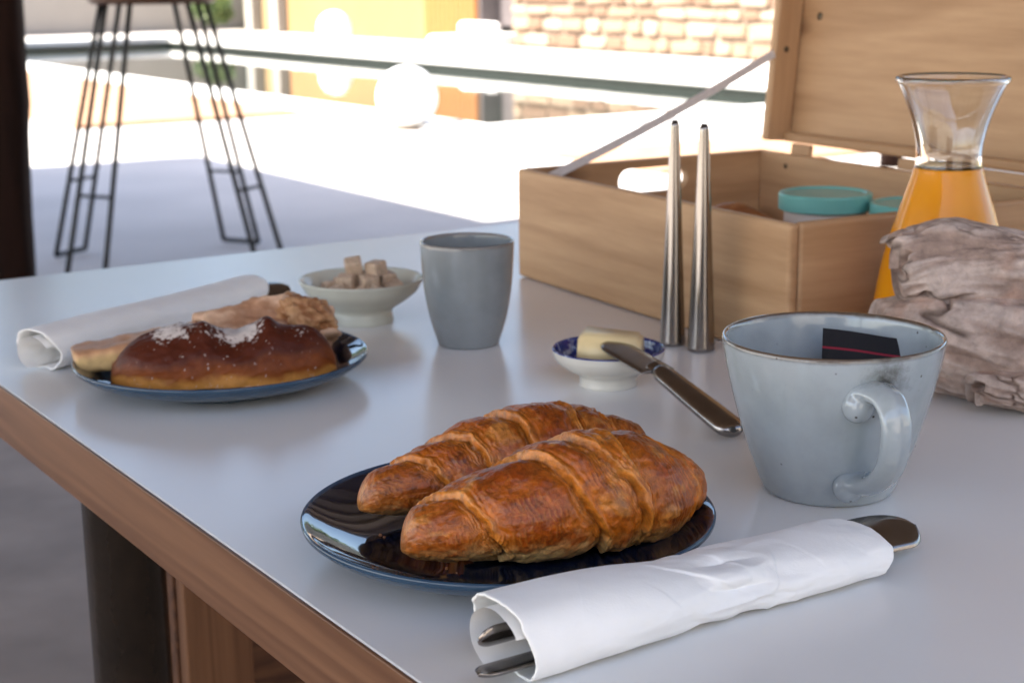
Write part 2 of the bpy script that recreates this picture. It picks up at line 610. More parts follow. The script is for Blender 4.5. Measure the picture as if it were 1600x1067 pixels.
def pq_box(name, p0, p1, q0, q1, z0, z1, mat, parent=None, bev=0.0):
    """a box laid along p and q; its local x is p"""
    o = box(name, -(p1 - p0) / 2, (p1 - p0) / 2, -(q1 - q0) / 2, (q1 - q0) / 2, 0, z1 - z0, mat, parent, bev)
    o.location = pq((p0 + p1) / 2, (q0 + q1) / 2, z0)
    o.rotation_euler = (0, 0, TH)
    return o

# ------------------------------------------------------------------ setting: ground, terrace, pool
PP0, PP1, PQ0, PQ1 = 5.75, 9.5, 9.1, 24.3            # the pool in p and q
def frame_sheet(name, out, hole, z, mat):
    (a0, a1, b0, b1), (c0, c1, d0, d1) = out, hole
    vs = [pq(a0, b0, z), pq(a1, b0, z), pq(a1, b1, z), pq(a0, b1, z), pq(c0, d0, z), pq(c1, d0, z), pq(c1, d1, z), pq(c0, d1, z)]
    me = bpy.data.meshes.new(name)
    me.from_pydata([tuple(v) for v in vs], [], [(0, 1, 5, 4), (1, 2, 6, 5), (2, 3, 7, 6), (3, 0, 4, 7)])
    return link(name, me, mat)
struct(frame_sheet('ground', (-300, 300, -300, 300), (PP0 - 0.2, PP1 + 0.2, PQ0 - 0.2, PQ1 + 0.2), -0.02, 'terrain'))
struct(frame_sheet('terrace_paving', (-14, 12.2, -9, 30), (PP0 - 0.2, PP1 + 0.2, PQ0 - 0.2, PQ1 + 0.2), 0.0, 'paving'))
# coping: four slabs butted round the water
cw = 0.38
for (a, b, c, d) in ((PP0 - cw, PP1 + cw, PQ0 - cw, PQ0), (PP0 - cw, PP1 + cw, PQ1, PQ1 + cw), (PP0 - cw, PP0, PQ0, PQ1), (PP1, PP1 + cw, PQ0, PQ1)):
    far = a >= PP1 or c >= PQ1
    struct(pq_box('pool_coping', a, b, c, d, -0.02, 0.07 if far else 0.035, 'pale_stone', None, 0.012))
# basin walls and floor
for (a, b, c, d) in ((PP0 - 0.15, PP0, PQ0 - 0.15, PQ1 + 0.15), (PP1, PP1 + 0.15, PQ0 - 0.15, PQ1 + 0.15), (PP0, PP1, PQ0 - 0.15, PQ0), (PP0, PP1, PQ1, PQ1 + 0.15)):
    struct(pq_box('pool_wall', a, b, c, d, -1.5, -0.025, 'waterline_tile'))
struct(pq_box('pool_floor', PP0, PP1, PQ0, PQ1, -1.6, -1.5, 'pool_tile'))
w = poly_sheet('pool_water', [pq(PP0, PQ0, -0.085), pq(PP1, PQ0, -0.085), pq(PP1, PQ1, -0.085), pq(PP0, PQ1, -0.085)], 'pool_water')
struct(w)
struct(pq_box('deck', 3.55, 5.25, 10.9, 17.5, 0.004, 0.03, 'deck_terracotta'))
struct(pq_box('path', 5.15, 11.0, 6.5, 7.55, 0.004, 0.02, 'deck_terracotta'))

struct(pq_box('dimmed_floor', -5.0, 6.5, -1.0, 3.7, 0.004, 0.010, 'dimmed_floor_taupe'))  # darker slab: the dimmer light near the table is put into its colour
# ------------------------------------------------------------------ terrace roof
RZ = 3.0
rp = empty('terrace_roof', pq(0, 2, 0))
tag(rp, 'dark brown timber pergola roof and post behind the white table', 'pergola')
def rpart(name, p0, p1, q0, q1, z0, z1, mat):
    o = pq_box(name, p0, p1, q0, q1, z0, z1, mat)
    o.location = o.location - rp.location
    o.parent = rp
    return o
rpart('roof_slab', -5, 6.5, -1.0, 6.15, RZ, RZ + 0.12, 'roof_wood')
rpart('roof_slab', -5, 1.16, 6.15, 9.32, RZ, RZ + 0.12, 'roof_wood')
rpart('fascia', -5.03, 1.19, 9.32, 9.35, RZ - 0.12, RZ + 0.14, 'roof_wood')
rpart('fascia', 1.16, 1.19, 6.18, 9.32, RZ - 0.12, RZ + 0.14, 'roof_wood')
rpart('fascia', 1.19, 6.53, 6.15, 6.18, RZ - 0.12, RZ + 0.14, 'roof_wood')
for k in range(9):
    q = -0.8 + k * 0.82
    rpart('rafter', -4.98, 6.45, q, q + 0.07, RZ - 0.13, RZ - 0.002, 'roof_wood')
# rough hewn post, visible at the left
def hewn_post(x, y, h, w, seed):
    n, m = 40, 20
    z = np.linspace(0, h, n)
    a = np.linspace(0, 2 * math.pi, m, endpoint=False)
    Z, A = np.meshgrid(z, a, indexing='ij')
    sq = (np.abs(np.cos(A)) ** 6 + np.abs(np.sin(A)) ** 6) ** (-1 / 6)
    X = np.cos(A) * sq * w / 2
    Y = np.sin(A) * sq * w / 2
    P = np.stack([X, Y, Z], -1).reshape(-1, 3)
    d = fbm(P, 7, 3, seed) * 0.006
    bend = 0.012 * np.sin((P[:, 2] - 0.5) * 2.2)
    P[:, 0] += d + bend
    P[:, 1] += fbm(P, 7, 3, seed + 5) * 0.006
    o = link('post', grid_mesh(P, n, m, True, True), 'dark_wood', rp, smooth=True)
    o.location = Vector((x, y, 0)) - rp.location
    return o
pv = pq(1.27, 4.49)
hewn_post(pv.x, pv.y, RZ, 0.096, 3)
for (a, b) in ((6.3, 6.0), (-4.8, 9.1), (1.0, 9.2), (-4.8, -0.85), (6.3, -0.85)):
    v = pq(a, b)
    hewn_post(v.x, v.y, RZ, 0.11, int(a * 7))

# unseen wall added behind the camera to throw sunlight back under the roof
hs = pq_box('added_fill_wall', -7, 8, -4.1, -3.8, 0, 3.6, 'fill_wall_render')
for a, b in ((-6.2, -2.6), (0.9, 4.2)):  # dark doors added to break up the wall's bright reflection
    gd = pq_box('added_dark_door', a, b, -3.798, -3.75, 0.02, 2.5, 'added_door_glass')
    gd.location = gd.location - hs.location
    gd.rotation_euler = (0, 0, 0)
    gd.location = Matrix.Rotation(-TH, 3, 'Z') @ gd.location
    gd.parent = hs
tag(hs, 'unseen cream rendered wall added behind the viewer to bounce light', 'wall')
# ------------------------------------------------------------------ pool house beyond the water
WP = 12.2
ph = empty('pool_house', pq(WP, 18, 0))
tag(ph, 'ochre and stone pool house with dark doorway across the pool', 'house')
def hpart(name, p0, p1, q0, q1, z0, z1, mat, parent=None, bev=0.0):
    o = pq_box(name, p0, p1, q0, q1, z0, z1, mat, None, bev)
    par = parent or ph
    base = ph.location
    o.location = o.location - base
    o.parent = par
    return o
hpart('ochre_wall', WP, WP + 0.3, 21.05, 25.7, 0, 3.1, 'ochre_render')
bw = hpart('boarded_wall', WP + 0.03, WP + 0.3, 19.62, 21.05, 0, 3.1, 'ochre_render')
for k in range(11):
    q = 19.63 + k * 0.129
    hpart('board', WP - 0.005, WP + 0.027, q, q + 0.121, 0.01, 3.1, 'ochre_board', None, 0.004)
dr = hpart('door', WP + 0.35, WP + 0.4, 18.72, 19.62, 0.25, 2.3, 'door_grey')
hpart('door_step', WP - 0.25, WP + 0.35, 18.72, 19.62, 0, 0.16, 'pale_stone')
hpart('door_jamb', WP + 0.05, WP + 0.35, 19.56, 19.615, 0.16, 2.3, 'door_grey')
hpart('lintel', WP + 0.02, WP + 0.4, 18.72, 19.62, 2.3, 3.1, 'ochre_render')
hpart('stone_wall', WP + 0.06, WP + 0.35, 13.35, 18.72, 0, 3.1, 'mortar')
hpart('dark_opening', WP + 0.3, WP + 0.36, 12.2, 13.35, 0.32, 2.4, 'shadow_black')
hpart('sill', WP, WP + 0.36, 12.2, 13.35, 0, 0.32, 'mortar')
hpart('stone_wall', WP + 0.06, WP + 0.35, 8.0, 12.2, 0, 3.1, 'mortar')
hpart('cream_wall', WP + 0.1, WP + 0.35, 25.7, 27.6, 0, 3.1, 'cream_render')
for q in (25.95, 27.0):
    hpart('pillar', WP - 0.1, WP + 0.1, q, q + 0.28, 0, 3.1, 'white_render', None, 0.01)
hpart('eaves', WP - 0.4, WP + 3.5, 7.8, 27.8, 3.1, 3.3, 'roof_wood')
hpart('rear_wall', WP + 3.2, WP + 3.4, 8.0, 27.6, 0, 3.1, 'white_render')
# stones of the lower wall, each with its own edges
rnd = random.Random(5)
stone_me = []
for k in range(8):
    bm = bmesh.new()
    bmesh.ops.create_cube(bm, size=1.0)
    bmesh.ops.bevel(bm, geom=bm.edges[:], offset=0.12, segments=1, affect='EDGES')
    for v in bm.verts:
        v.co += Vector((rnd.uniform(-1, 1), rnd.uniform(-1, 1), rnd.uniform(-1, 1))) * 0.06
    me = bm_mesh(bm)
    me.materials.append(M['wall_stone_%d' % (k % 4)])
    stone_me.append(me)
z = 0.01
while z < 1.15:
    h = rnd.uniform(0.11, 0.24)
    q = 13.38
    while q < 18.5:
        wd = rnd.uniform(0.16, 0.62)
        wd = min(wd, 18.70 - q)
        o = link('stone', rnd.choice(stone_me), None, ph)
        o.location = pq(WP + 0.05, q + wd / 2, z + h / 2) - ph.location
        o.rotation_euler = (rnd.uniform(-0.06, 0.06), 0, TH)
        o.scale = (rnd.uniform(0.09, 0.14), wd - 0.03, (h - 0.03) * rnd.uniform(0.78, 1.0))
        q += wd
    z += h

# low garden wall and shrubs at the far left
gw = pq_box('garden_wall', 4.0, WP + 0.3, 28.2, 28.5, 0, 1.6, 'white_render')
tag(gw, 'low white rendered garden wall behind the far end of the pool', 'wall')
def leaf_mass(n, rx, ry, rz, size, seed, zc):
    r = np.random.RandomState(seed)
    d = r.normal(size=(n, 3))
    d /= np.linalg.norm(d, axis=1)[:, None]
    rad = r.rand(n) ** 0.45
    lump = 1 + 0.28 * fbm(d, 1.7, 3, seed)
    c = d * (rad * lump)[:, None] * np.array([rx, ry, rz]) + np.array([0, 0, zc])
    a = r.normal(size=(n, 3)); a /= np.linalg.norm(a, axis=1)[:, None]
    b = np.cross(a, r.normal(size=(n, 3))); b /= np.linalg.norm(b, axis=1)[:, None]
    sz = size * (0.6 + 0.8 * r.rand(n))[:, None]
    V = np.stack([c - a * sz, c + b * sz * 0.45, c + a * sz, c - b * sz * 0.45], 1).reshape(-1, 3)
    F = np.arange(n * 4).reshape(-1, 4)
    me = bpy.data.meshes.new('leaves')
    me.from_pydata(V.tolist(), [], F.tolist())
    return me
def tree(name, x, y, h, rx, seed, label, group=None, n=5000, leaf=0.16):
    e = empty(name, (x, y, 0))
    tag(e, label, 'tree', group)
    r = random.Random(seed)
    ms = []
    pts = [(0, 0, -0.02), (r.uniform(-.1, .1), r.uniform(-.1, .1), h * 0.25), (r.uniform(-.2, .2), r.uniform(-.2, .2), h * 0.6)]
    a = np.linspace(0, 2 * math.pi, 9, endpoint=False)
    c = np.stack([np.cos(a), np.sin(a)], 1)
    ms.append(sweep(pts, lambda i: c * h * (0.03 - 0.009 * i), (0, 1, 0)))
    for k in range(5):
        an = k * 1.26 + r.uniform(-.3, .3)
        z0 = h * r.uniform(0.25, 0.5)
        ms.append(sweep([(0, 0, z0), (math.cos(an) * rx * .4, math.sin(an) * rx * .4, z0 + h * .15), (math.cos(an) * rx * .7, math.sin(an) * rx * .7, z0 + h * .28)], lambda i: c * h * (0.014 - 0.004 * i), (0.1, 0.9, 0.1)))
    link('trunk', join_meshes(ms), 'bark', e, smooth=True)
    link('crown', leaf_mass(n, rx, rx * 0.95, h * 0.36, leaf, seed, h * 0.64), 'foliage', e)
    return e
tlab = ['broad evergreen tree beyond the pool, mirrored in the dark plate', 'tall dark evergreen tree left of the broad one', 'rounded olive tree left of the pool', 'slender tree behind the pool house roof', 'bushy tree at the far left of the plot', 'spreading tree behind the low garden wall']
for k, (x, y, h, rx) in enumerate([(-9, 33, 7.5, 3.4), (-15, 31, 8.5, 2.8), (-14.5, 22, 6.0, 2.6), (3.5, 34, 7.0, 3.0), (-20, 16, 7.0, 3.2), (-3.5, 36, 8.0, 3.6)]):
    tree('evergreen_tree', x, y, h, rx, 31 + k, tlab[k], 'trees round the plot')
sv = pq(WP - 0.6, 26.6)
sh = empty('green_shrub', (sv.x - 0.35, sv.y, 0))
tag(sh, 'bright green shrub by the far pool corner, seen between stool legs', 'shrub')
link('foliage', leaf_mass(1500, 0.36, 0.36, 0.3, 0.05, 9, 0.42), 'foliage', sh)
link('stem', rod_mesh([(0, 0, 0), (0.01, 0, 0.2), (0, 0.01, 0.45)], 0.02), 'bark', sh)

# globe lamps and the cushion by the pool
def globe(x, y, r, label, z=0.0):
    e = empty('globe_lamp', (x, y, z))
    tag(e, label, 'globe lamp', 'white globe lamps by the pool')
    pr = [(r * math.cos(a), r + r * math.sin(a) + 0.008) for a in np.linspace(-1.2, math.pi / 2, 28)]
    pr[-1] = (0, pr[-1][1])
    link('globe', lathe_mesh([(0, pr[0][1])] + pr, 48), 'lamp_globe', e, smooth=True)
    link('base', lathe_mesh([(0, 0), (r * 0.42, 0), (r * 0.42, 0.02), (r * 0.36, r * 0.1), (0, r * 0.1)], 32), 'cream_render', e, smooth=False)
    return e
globe(-0.68, 10.86, 0.205, 'large white globe lamp standing on the near side of the pool', 0.0)
gv = pq(10.55, 20.75)
globe(gv.x, gv.y, 0.24, 'smaller looking white globe lamp on the far side of the pool', 0.0)
cu = empty('floor_cushion', pq(11.2, 18.3), TH)
tag(cu, 'white floor cushion in front of the dark doorway across the pool', 'cushion')
link('pad', box_mesh(-0.35, 0.35, -0.42, 0.42, 0, 0.2, 0.07, 4), 'white_cloth', cu, smooth=True)
link('back_pad', box_mesh(0.12, 0.34, -0.40, 0.40, 0.19, 0.36, 0.07, 4), 'white_cloth', cu, smooth=True)

# ------------------------------------------------------------------ bar stool
def bar_stool(x, y, rz, label):
    e = empty('bar_stool', (x, y, 0), rz)
    tag(e, label, 'bar stool', None)
    zs = 0.935
    link('seat', lathe_mesh([(0, zs), (0.21, zs), (0.222, zs + 0.01), (0.222, zs + 0.035), (0.205, zs + 0.045), (0, zs + 0.04)], 40), 'seat_wood', e)
    for k, an in enumerate((R(45), R(135), R(225), R(315))):
        c, s_ = math.cos(an), math.sin(an)
        tx, ty = -s_, c
        top, bot = 0.19, 0.46
        pts = []
        for side, seq in ((-1, (zs, 0.02)), (1, (0.02, zs))):
            for zz in seq:
                t = 1 - zz / zs
                r_ = top + (bot - top) * t
                w_ = side * (0.052 + 0.03 * t)
                pts.append((c * r_ + tx * w_, s_ * r_ + ty * w_, zz))
        full = []
        for a_, b_ in zip(pts[:-1], pts[1:]):
            for t in np.linspace(0, 1, 8, endpoint=False):
                full.append(tuple(np.array(a_) * (1 - t) + np.array(b_) * t))
        full.append(pts[-1])
        leg = link('leg', rod_mesh(full[:9], 0.0095), 'black_steel', e, smooth=True)
        link('rod', rod_mesh(full[8:17], 0.0095), 'black_steel', leg, smooth=True)
        link('rod', rod_mesh(full[16:], 0.0095), 'black_steel', leg, smooth=True)
        zz = 0.30
        t = 1 - zz / zs
        r_ = top + (bot - top) * t
        w_ = 0.052 + 0.03 * t
        link('rung', rod_mesh([(c * r_ - tx * w_, s_ * r_ - ty * w_, zz), (c * r_ + tx * w_, s_ * r_ + ty * w_, zz)], 0.006), 'black_steel', leg, smooth=True)
    return e
bar_stool(-1.25, 5.80, R(19), 'black metal hairpin bar stool with brown seat right of the dark post')

# ------------------------------------------------------------------ table
tb = empty('table', pq(0.303, 1.572, 0), TH)
tag(tb, 'white topped table with brown wooden edge and dark leg', 'table')
TL, TWd = 1.9, 1.95              # along p and back along q
link('top', box_mesh(0.0035, TL - 0.004, -TWd + 0.004, -0.0035, T - 0.012, T, 0.0008, 2), 'white_laminate', tb)
link('core', box_mesh(0.006, TL - 0.006, -TWd + 0.006, -0.006, T - 0.04, T - 0.0125), 'edge_wood', tb)
def edge_band(L, rz, loc):
    o = link('edge_band', box_mesh(0, L, 0, 0.0022, T - 0.041, T - 0.0004, 0.0006, 2), 'edge_wood', tb)
    o.location = loc
    o.rotation_euler = (0, 0, rz)
edge_band(TWd, -math.pi / 2, (0.0012, 0, 0))
edge_band(TL, 0, (0.0036, -0.0034, 0))
def round_leg(p, q, r):
    m = link('leg', lathe_mesh([(0, 0), (r * 1.1, 0), (r * 1.1, 0.02), (r, 0.03), (r, T - 0.05), (r * 1.15, T - 0.045), (r * 1.15, T - 0.0405), (0, T - 0.0405)], 40, wob=lambda a, z: 0.015 * math.sin(5 * a) + 0.01 * math.sin(9 * a + 30 * z)), 'black_varnish', tb, smooth=True)
    m.location = (p - 0.303, q - 1.572, 0)
round_leg(0.369, 1.09, 0.0285)
round_leg(2.05, 1.35, 0.0265)
round_leg(2.05, -0.2, 0.0265)
link('under_shade_board', box_mesh(0.150, 1.50, -0.345, -0.325, 0.10, T - 0.0415, 0.002), 'seat_wood', tb)  # dark brown board added to stand for the table's shadow underneath
o = link('upright', box_mesh(-(T - 0.042) / 2, (T - 0.042) / 2, -0.009, 0.009, -0.03, 0.03, 0.002), 'edge_wood', tb)
o.location = (0.182, -0.356, (T - 0.042) / 2)
o.rotation_euler = (0, math.pi / 2, 0)

# ------------------------------------------------------------------ plates
def plate(x, y, label):
    e = empty('dinner_plate', (x, y, T))
    tag(e, label, 'plate', 'dark blue glazed plates')
    top = [(0, 0.0085), (0.03, 0.0085), (0.062, 0.009), (0.078, 0.0108), (0.090, 0.0143), (0.099, 0.0182), (0.1035, 0.0206), (0.1047, 0.0211)]
    out = [(0.1055, 0.0206), (0.1057, 0.0195), (0.1045, 0.0172), (0.097, 0.0118), (0.085, 0.0072), (0.070, 0.0042), (0.0625, 0.0030), (0.0615, 0.0002), (0.0575, 0.0002), (0.0565, 0.0035), (0.0, 0.0040)]
    link('dish', lathe_mesh(smooth_prof(top, 5), 128), 'navy_glaze', e, smooth=True)
    link('underside', lathe_mesh([top[-1]] + smooth_prof(out, 3), 128), 'navy_outside', e, smooth=True)
    return e
plate(-0.003, 0.785, 'dark blue glazed plate under the two croissants')
plate(-0.2105, 1.137, 'dark blue glazed plate under the sugared pastry')

# ------------------------------------------------------------------ croissants
def croissant(P0, PM, P1, Rm, seams, seed, label, tip0=0.42, tip1=0.36, e0=1.4, e1=3.0, zflat=0.70):
    nu, nv = 420, 260
    t = np.linspace(0, 1, nu)
    ph_ = np.linspace(-math.pi, math.pi, nv, endpoint=False)
    P0, PM, P1 = (np.array(p, float) for p in (P0, PM, P1))
    C = 2 * PM - 0.5 * (P0 + P1)
    ax = ((1 - t) ** 2)[:, None] * P0 + (2 * t * (1 - t))[:, None] * C + (t ** 2)[:, None] * P1
    tg = np.gradient(ax, axis=0)
    tg /= np.linalg.norm(tg, axis=1)[:, None]
    side = np.stack([tg[:, 1], -tg[:, 0]], 1)              # towards the camera
    x = 2 * t - 1
    tip = np.where(x < 0, tip0, tip1)
    taper = tip + (1 - tip) * (1 - np.abs(x) ** np.where(x < 0, e0, e1))
    capw = 0.11
    cap_ = np.sqrt(np.clip(1 - (np.clip(np.abs(x) - (1 - capw), 0, capw) / capw) ** 2, 0, 1))
    prof = taper * cap_
    Tg, PHg = np.meshgrid(t, ph_, indexing='ij')
    # wobble of the seam lines
    Q = np.stack([Tg * 6, np.cos(PHg) * 1.2 + seed, np.sin(PHg) * 1.2], -1).reshape(-1, 3)
    wob = (fbm(Q, 1.3, 3, seed) * 0.022).reshape(nu, nv)
    fr = np.zeros((nu, nv))
    lvl = np.zeros((nu, nv))
    edge = np.zeros((nu, nv))
    stri = np.zeros((nu, nv))
    dome = np.ones((nu, nv)) * 0
    sk_all = []
    for (t0, sl, hand) in seams:
        line = t0 + sl * np.sin(PHg * 0.5) * 1.6 + wob       # where this seam runs at each angle
        d = (Tg - line) * hand                                 # >0 on the lower, outer side
        sk_all.append((d, hand))
        lvl -= 0.105 * sstep(-0.0035, 0.0035, d)                # step down behind the lip
        lvl += 0.032 * np.exp(-((d + 0.010) / 0.012) ** 2)     # rolled lip
        for q_, (o1, g1) in enumerate(((-0.030, 0.022), (-0.052, 0.014), (0.024, 0.020))):   # thinner flaky leaves beside it
            wl = o1 + 0.010 * fbm(Q, 2.2, 2, seed + 31 + q_).reshape(nu, nv)
            lvl -= g1 * sstep(-0.003, 0.003, d - wl) - g1 * sstep(0.0, 0.03, d - wl)
        lvl -= 0.040 * np.exp(-((d - 0.006) / 0.007) ** 2)     # groove
        edge = np.maximum(edge, np.exp(-((d + 0.005) / 0.010) ** 2) * np.clip(0.75 + 0.5 * wob / 0.022, 0.25, 1))
        edge = np.maximum(edge, 0.72 * np.exp(-(np.clip(d - 0.010, 0, 1) / 0.026)) * (d > -0.002) * np.clip(0.6 - 0.6 * wob / 0.022, 0.1, 1))
        near_ = np.exp(-(np.abs(d - 0.012) / 0.022) ** 2)
        stri += near_ * np.sin(d * 760 + 3 * wob * 60) * 1.3
    dist = np.min(np.stack([np.abs(d) for d, h in sk_all]), axis=0)
    dome = sstep(0.0, 0.075, dist)
    lvl += 0.075 * dome
    endz = np.clip((np.abs(x) - 0.70) / 0.3, 0, 1)[:, None] * np.ones((1, nv))
    stri += endz * np.sin((Tg * 260 + PHg * 2.0 + wob * 200)) * 0.8
    big = fbm(Q, 1.1, 3, seed + 9).reshape(nu, nv)
    fine = fbm(np.stack([Tg * 38, np.cos(PHg) * 6, np.sin(PHg) * 6], -1).reshape(-1, 3), 1.0, 4, seed + 3).reshape(nu, nv)
    fl_n = fbm(np.stack([Tg * 9, np.cos(PHg) * 2.0, np.sin(PHg) * 2.0], -1).reshape(-1, 3), 1.0, 3, seed + 61).reshape(nu, nv)
    leaf = np.sin((Tg - 0.10 * np.sin(PHg * 0.5)) * 420 + 9 * fl_n) * sstep(-0.1, 0.5, fl_n + 0.25 * fine)
    stri += 0.55 * leaf * (1 - 0.5 * dome)
    web = 1 - np.abs(fbm(np.stack([Tg * 26 + 0.6 * fine, np.cos(PHg) * 6, np.sin(PHg) * 6], -1).reshape(-1, 3), 1.0, 3, seed + 41).reshape(nu, nv)) / 0.16
    web = np.clip(web, 0, 1)
    rad = Rm * prof[:, None] * (0.94 + lvl + 0.045 * big + 0.012 * fine + 0.014 * stri + 0.007 * web * dome)
    s_ = np.sin(PHg) * rad * 1.04
    zz = np.cos(PHg) * rad * 0.98
    base = -Rm * zflat * (0.25 + 0.75 * prof)[:, None]
    zz = np.where(zz < base, base + (zz - base) * 0.10, zz)
    lift = Rm * zflat * (0.25 + 0.75 * prof)[:, None] + 0.004 * (np.abs(x) ** 3)[:, None]
    V = np.zeros((nu, nv, 3))
    V[..., 0] = ax[:, None, 0] + side[:, None, 0] * s_
    V[..., 1] = ax[:, None, 1] + side[:, None, 1] * s_
    V[..., 2] = zz + lift
    zmin = V[..., 2].min()
    V[..., 2] -= zmin
    # baked colour: dark glossy crust on the domes, tan flaky edges, pale underside
    f1 = np.clip(dome * 0.75 + 0.25 * big + 0.22 * fine + 0.12, 0, 1)[..., None]
    dark = np.array([0.265, 0.047, 0.003])
    mid = np.array([0.55, 0.150, 0.010])
    tan = np.array([0.62, 0.255, 0.045])
    pale = np.array([0.82, 0.55, 0.23])
    col = mid * (1 - f1) + dark * f1
    top = sstep(0.1, 0.95, np.cos(PHg))[..., None]
    col = col * (1 - 0.10 * top)
    spot = sstep(0.15, 0.7, fbm(Q, 2.6, 3, seed + 52).reshape(nu, nv))[..., None]
    col = col * (1 - 0.55 * spot * f1) + np.array([0.17, 0.032, 0.005]) * 0.55 * spot * f1
    lf = np.clip(leaf, 0, 1)[..., None] * 0.28
    col = col * (1 - lf) + np.array([0.60, 0.22, 0.035]) * lf
    col = col * (1 - 0.20 * (web * dome)[..., None]) + np.array([0.60, 0.23, 0.05]) * 0.20 * (web * dome)[..., None]
    e = np.clip(edge * 0.58 + 0.30 * stri * edge + 0.35 * endz * (0.5 + 0.5 * fine), 0, 1)[..., None]
    col = col * (1 - e) + tan * e
    blot = sstep(0.35, 0.75, fbm(np.stack([Tg * 14, np.cos(PHg) * 2.6, np.sin(PHg) * 2.6], -1).reshape(-1, 3), 1.0, 3, seed + 21).reshape(nu, nv))[..., None]
    col = col * (1 - 0.45 * blot) + np.array([0.62, 0.27, 0.06]) * 0.45 * blot
    low = (sstep(0.017, 0.003, V[..., 2] + 0.004 * fine + 0.004 * big) * np.clip(0.55 + 1.6 * np.exp(-((Tg - 0.36) / 0.16) ** 2), 0, 1) * 0.95)[..., None]
    col = col * (1 - 0.85 * low) + pale * 0.85 * low
    groove = np.zeros((nu, nv))
    for d, h in sk_all:
        groove = np.maximum(groove, np.exp(-((d - 0.006) / 0.005) ** 2))
    groove = (groove * (0.5 + 0.5 * fine)).clip(0, 1)[..., None]
    col = col * (1 - 0.75 * groove) + np.array([0.20, 0.060, 0.012]) * 0.75 * groove
    me = grid_mesh(V.reshape(-1, 3), nu, nv, True, True, col.reshape(-1, 3).clip(0, 1))
    o = link('croissant', me, 'croissant_crust', None, (0, 0, T + 0.0095), smooth=True)
    return tag(o, label, 'croissant', 'croissants on the near plate')
croissant((-0.0545, 0.728), (0.023, 0.753), (0.0945, 0.803), 0.0352,
          [(0.13, 0.10, -1), (0.40, 0.12, -1), (0.56, 0.09, -1), (0.645, 0.03, 1), (0.825, 0.05, 1), (0.955, 0.02, 1)], 3,
          'front croissant, larger one nearest the rolled napkin', tip0=0.42, tip1=0.44, e0=1.65, e1=2.8)
croissant((-0.080, 0.789), (0.002, 0.823), (0.076, 0.838), 0.0325,
          [(0.16, 0.06, -1), (0.30, 0.08, -1), (0.47, 0.07, -1), (0.66, 0.06, 1), (0.80, 0.07, 1)], 15,
          'rear croissant lying behind the other on the dark plate', tip0=0.41, tip1=0.54, e0=1.65, e1=3.4)

# crumbs on the near plate
rnd = random.Random(2)
cm = box_mesh(-0.5, 0.5, -0.5, 0.5, -0.4, 0.4, 0.15, 1)
cm.materials.append(M['bread'])
for k in range(9):
    a = rnd.uniform(2.6, 4.4)
    r_ = rnd.uniform(0.045, 0.066)
    o = link('pastry_crumb', cm, None, None, (-0.003 + math.cos(a) * r_, 0.785 + math.sin(a) * r_, T + 0.0095))
    o.scale = (rnd.uniform(0.0007, 0.0016),) * 3
    o.rotation_euler = (rnd.random(), rnd.random(), rnd.random() * 6)
    tag(o, 'tiny pastry crumb on the dark plate left of the croissants', 'crumb', 'crumbs on the near plate')

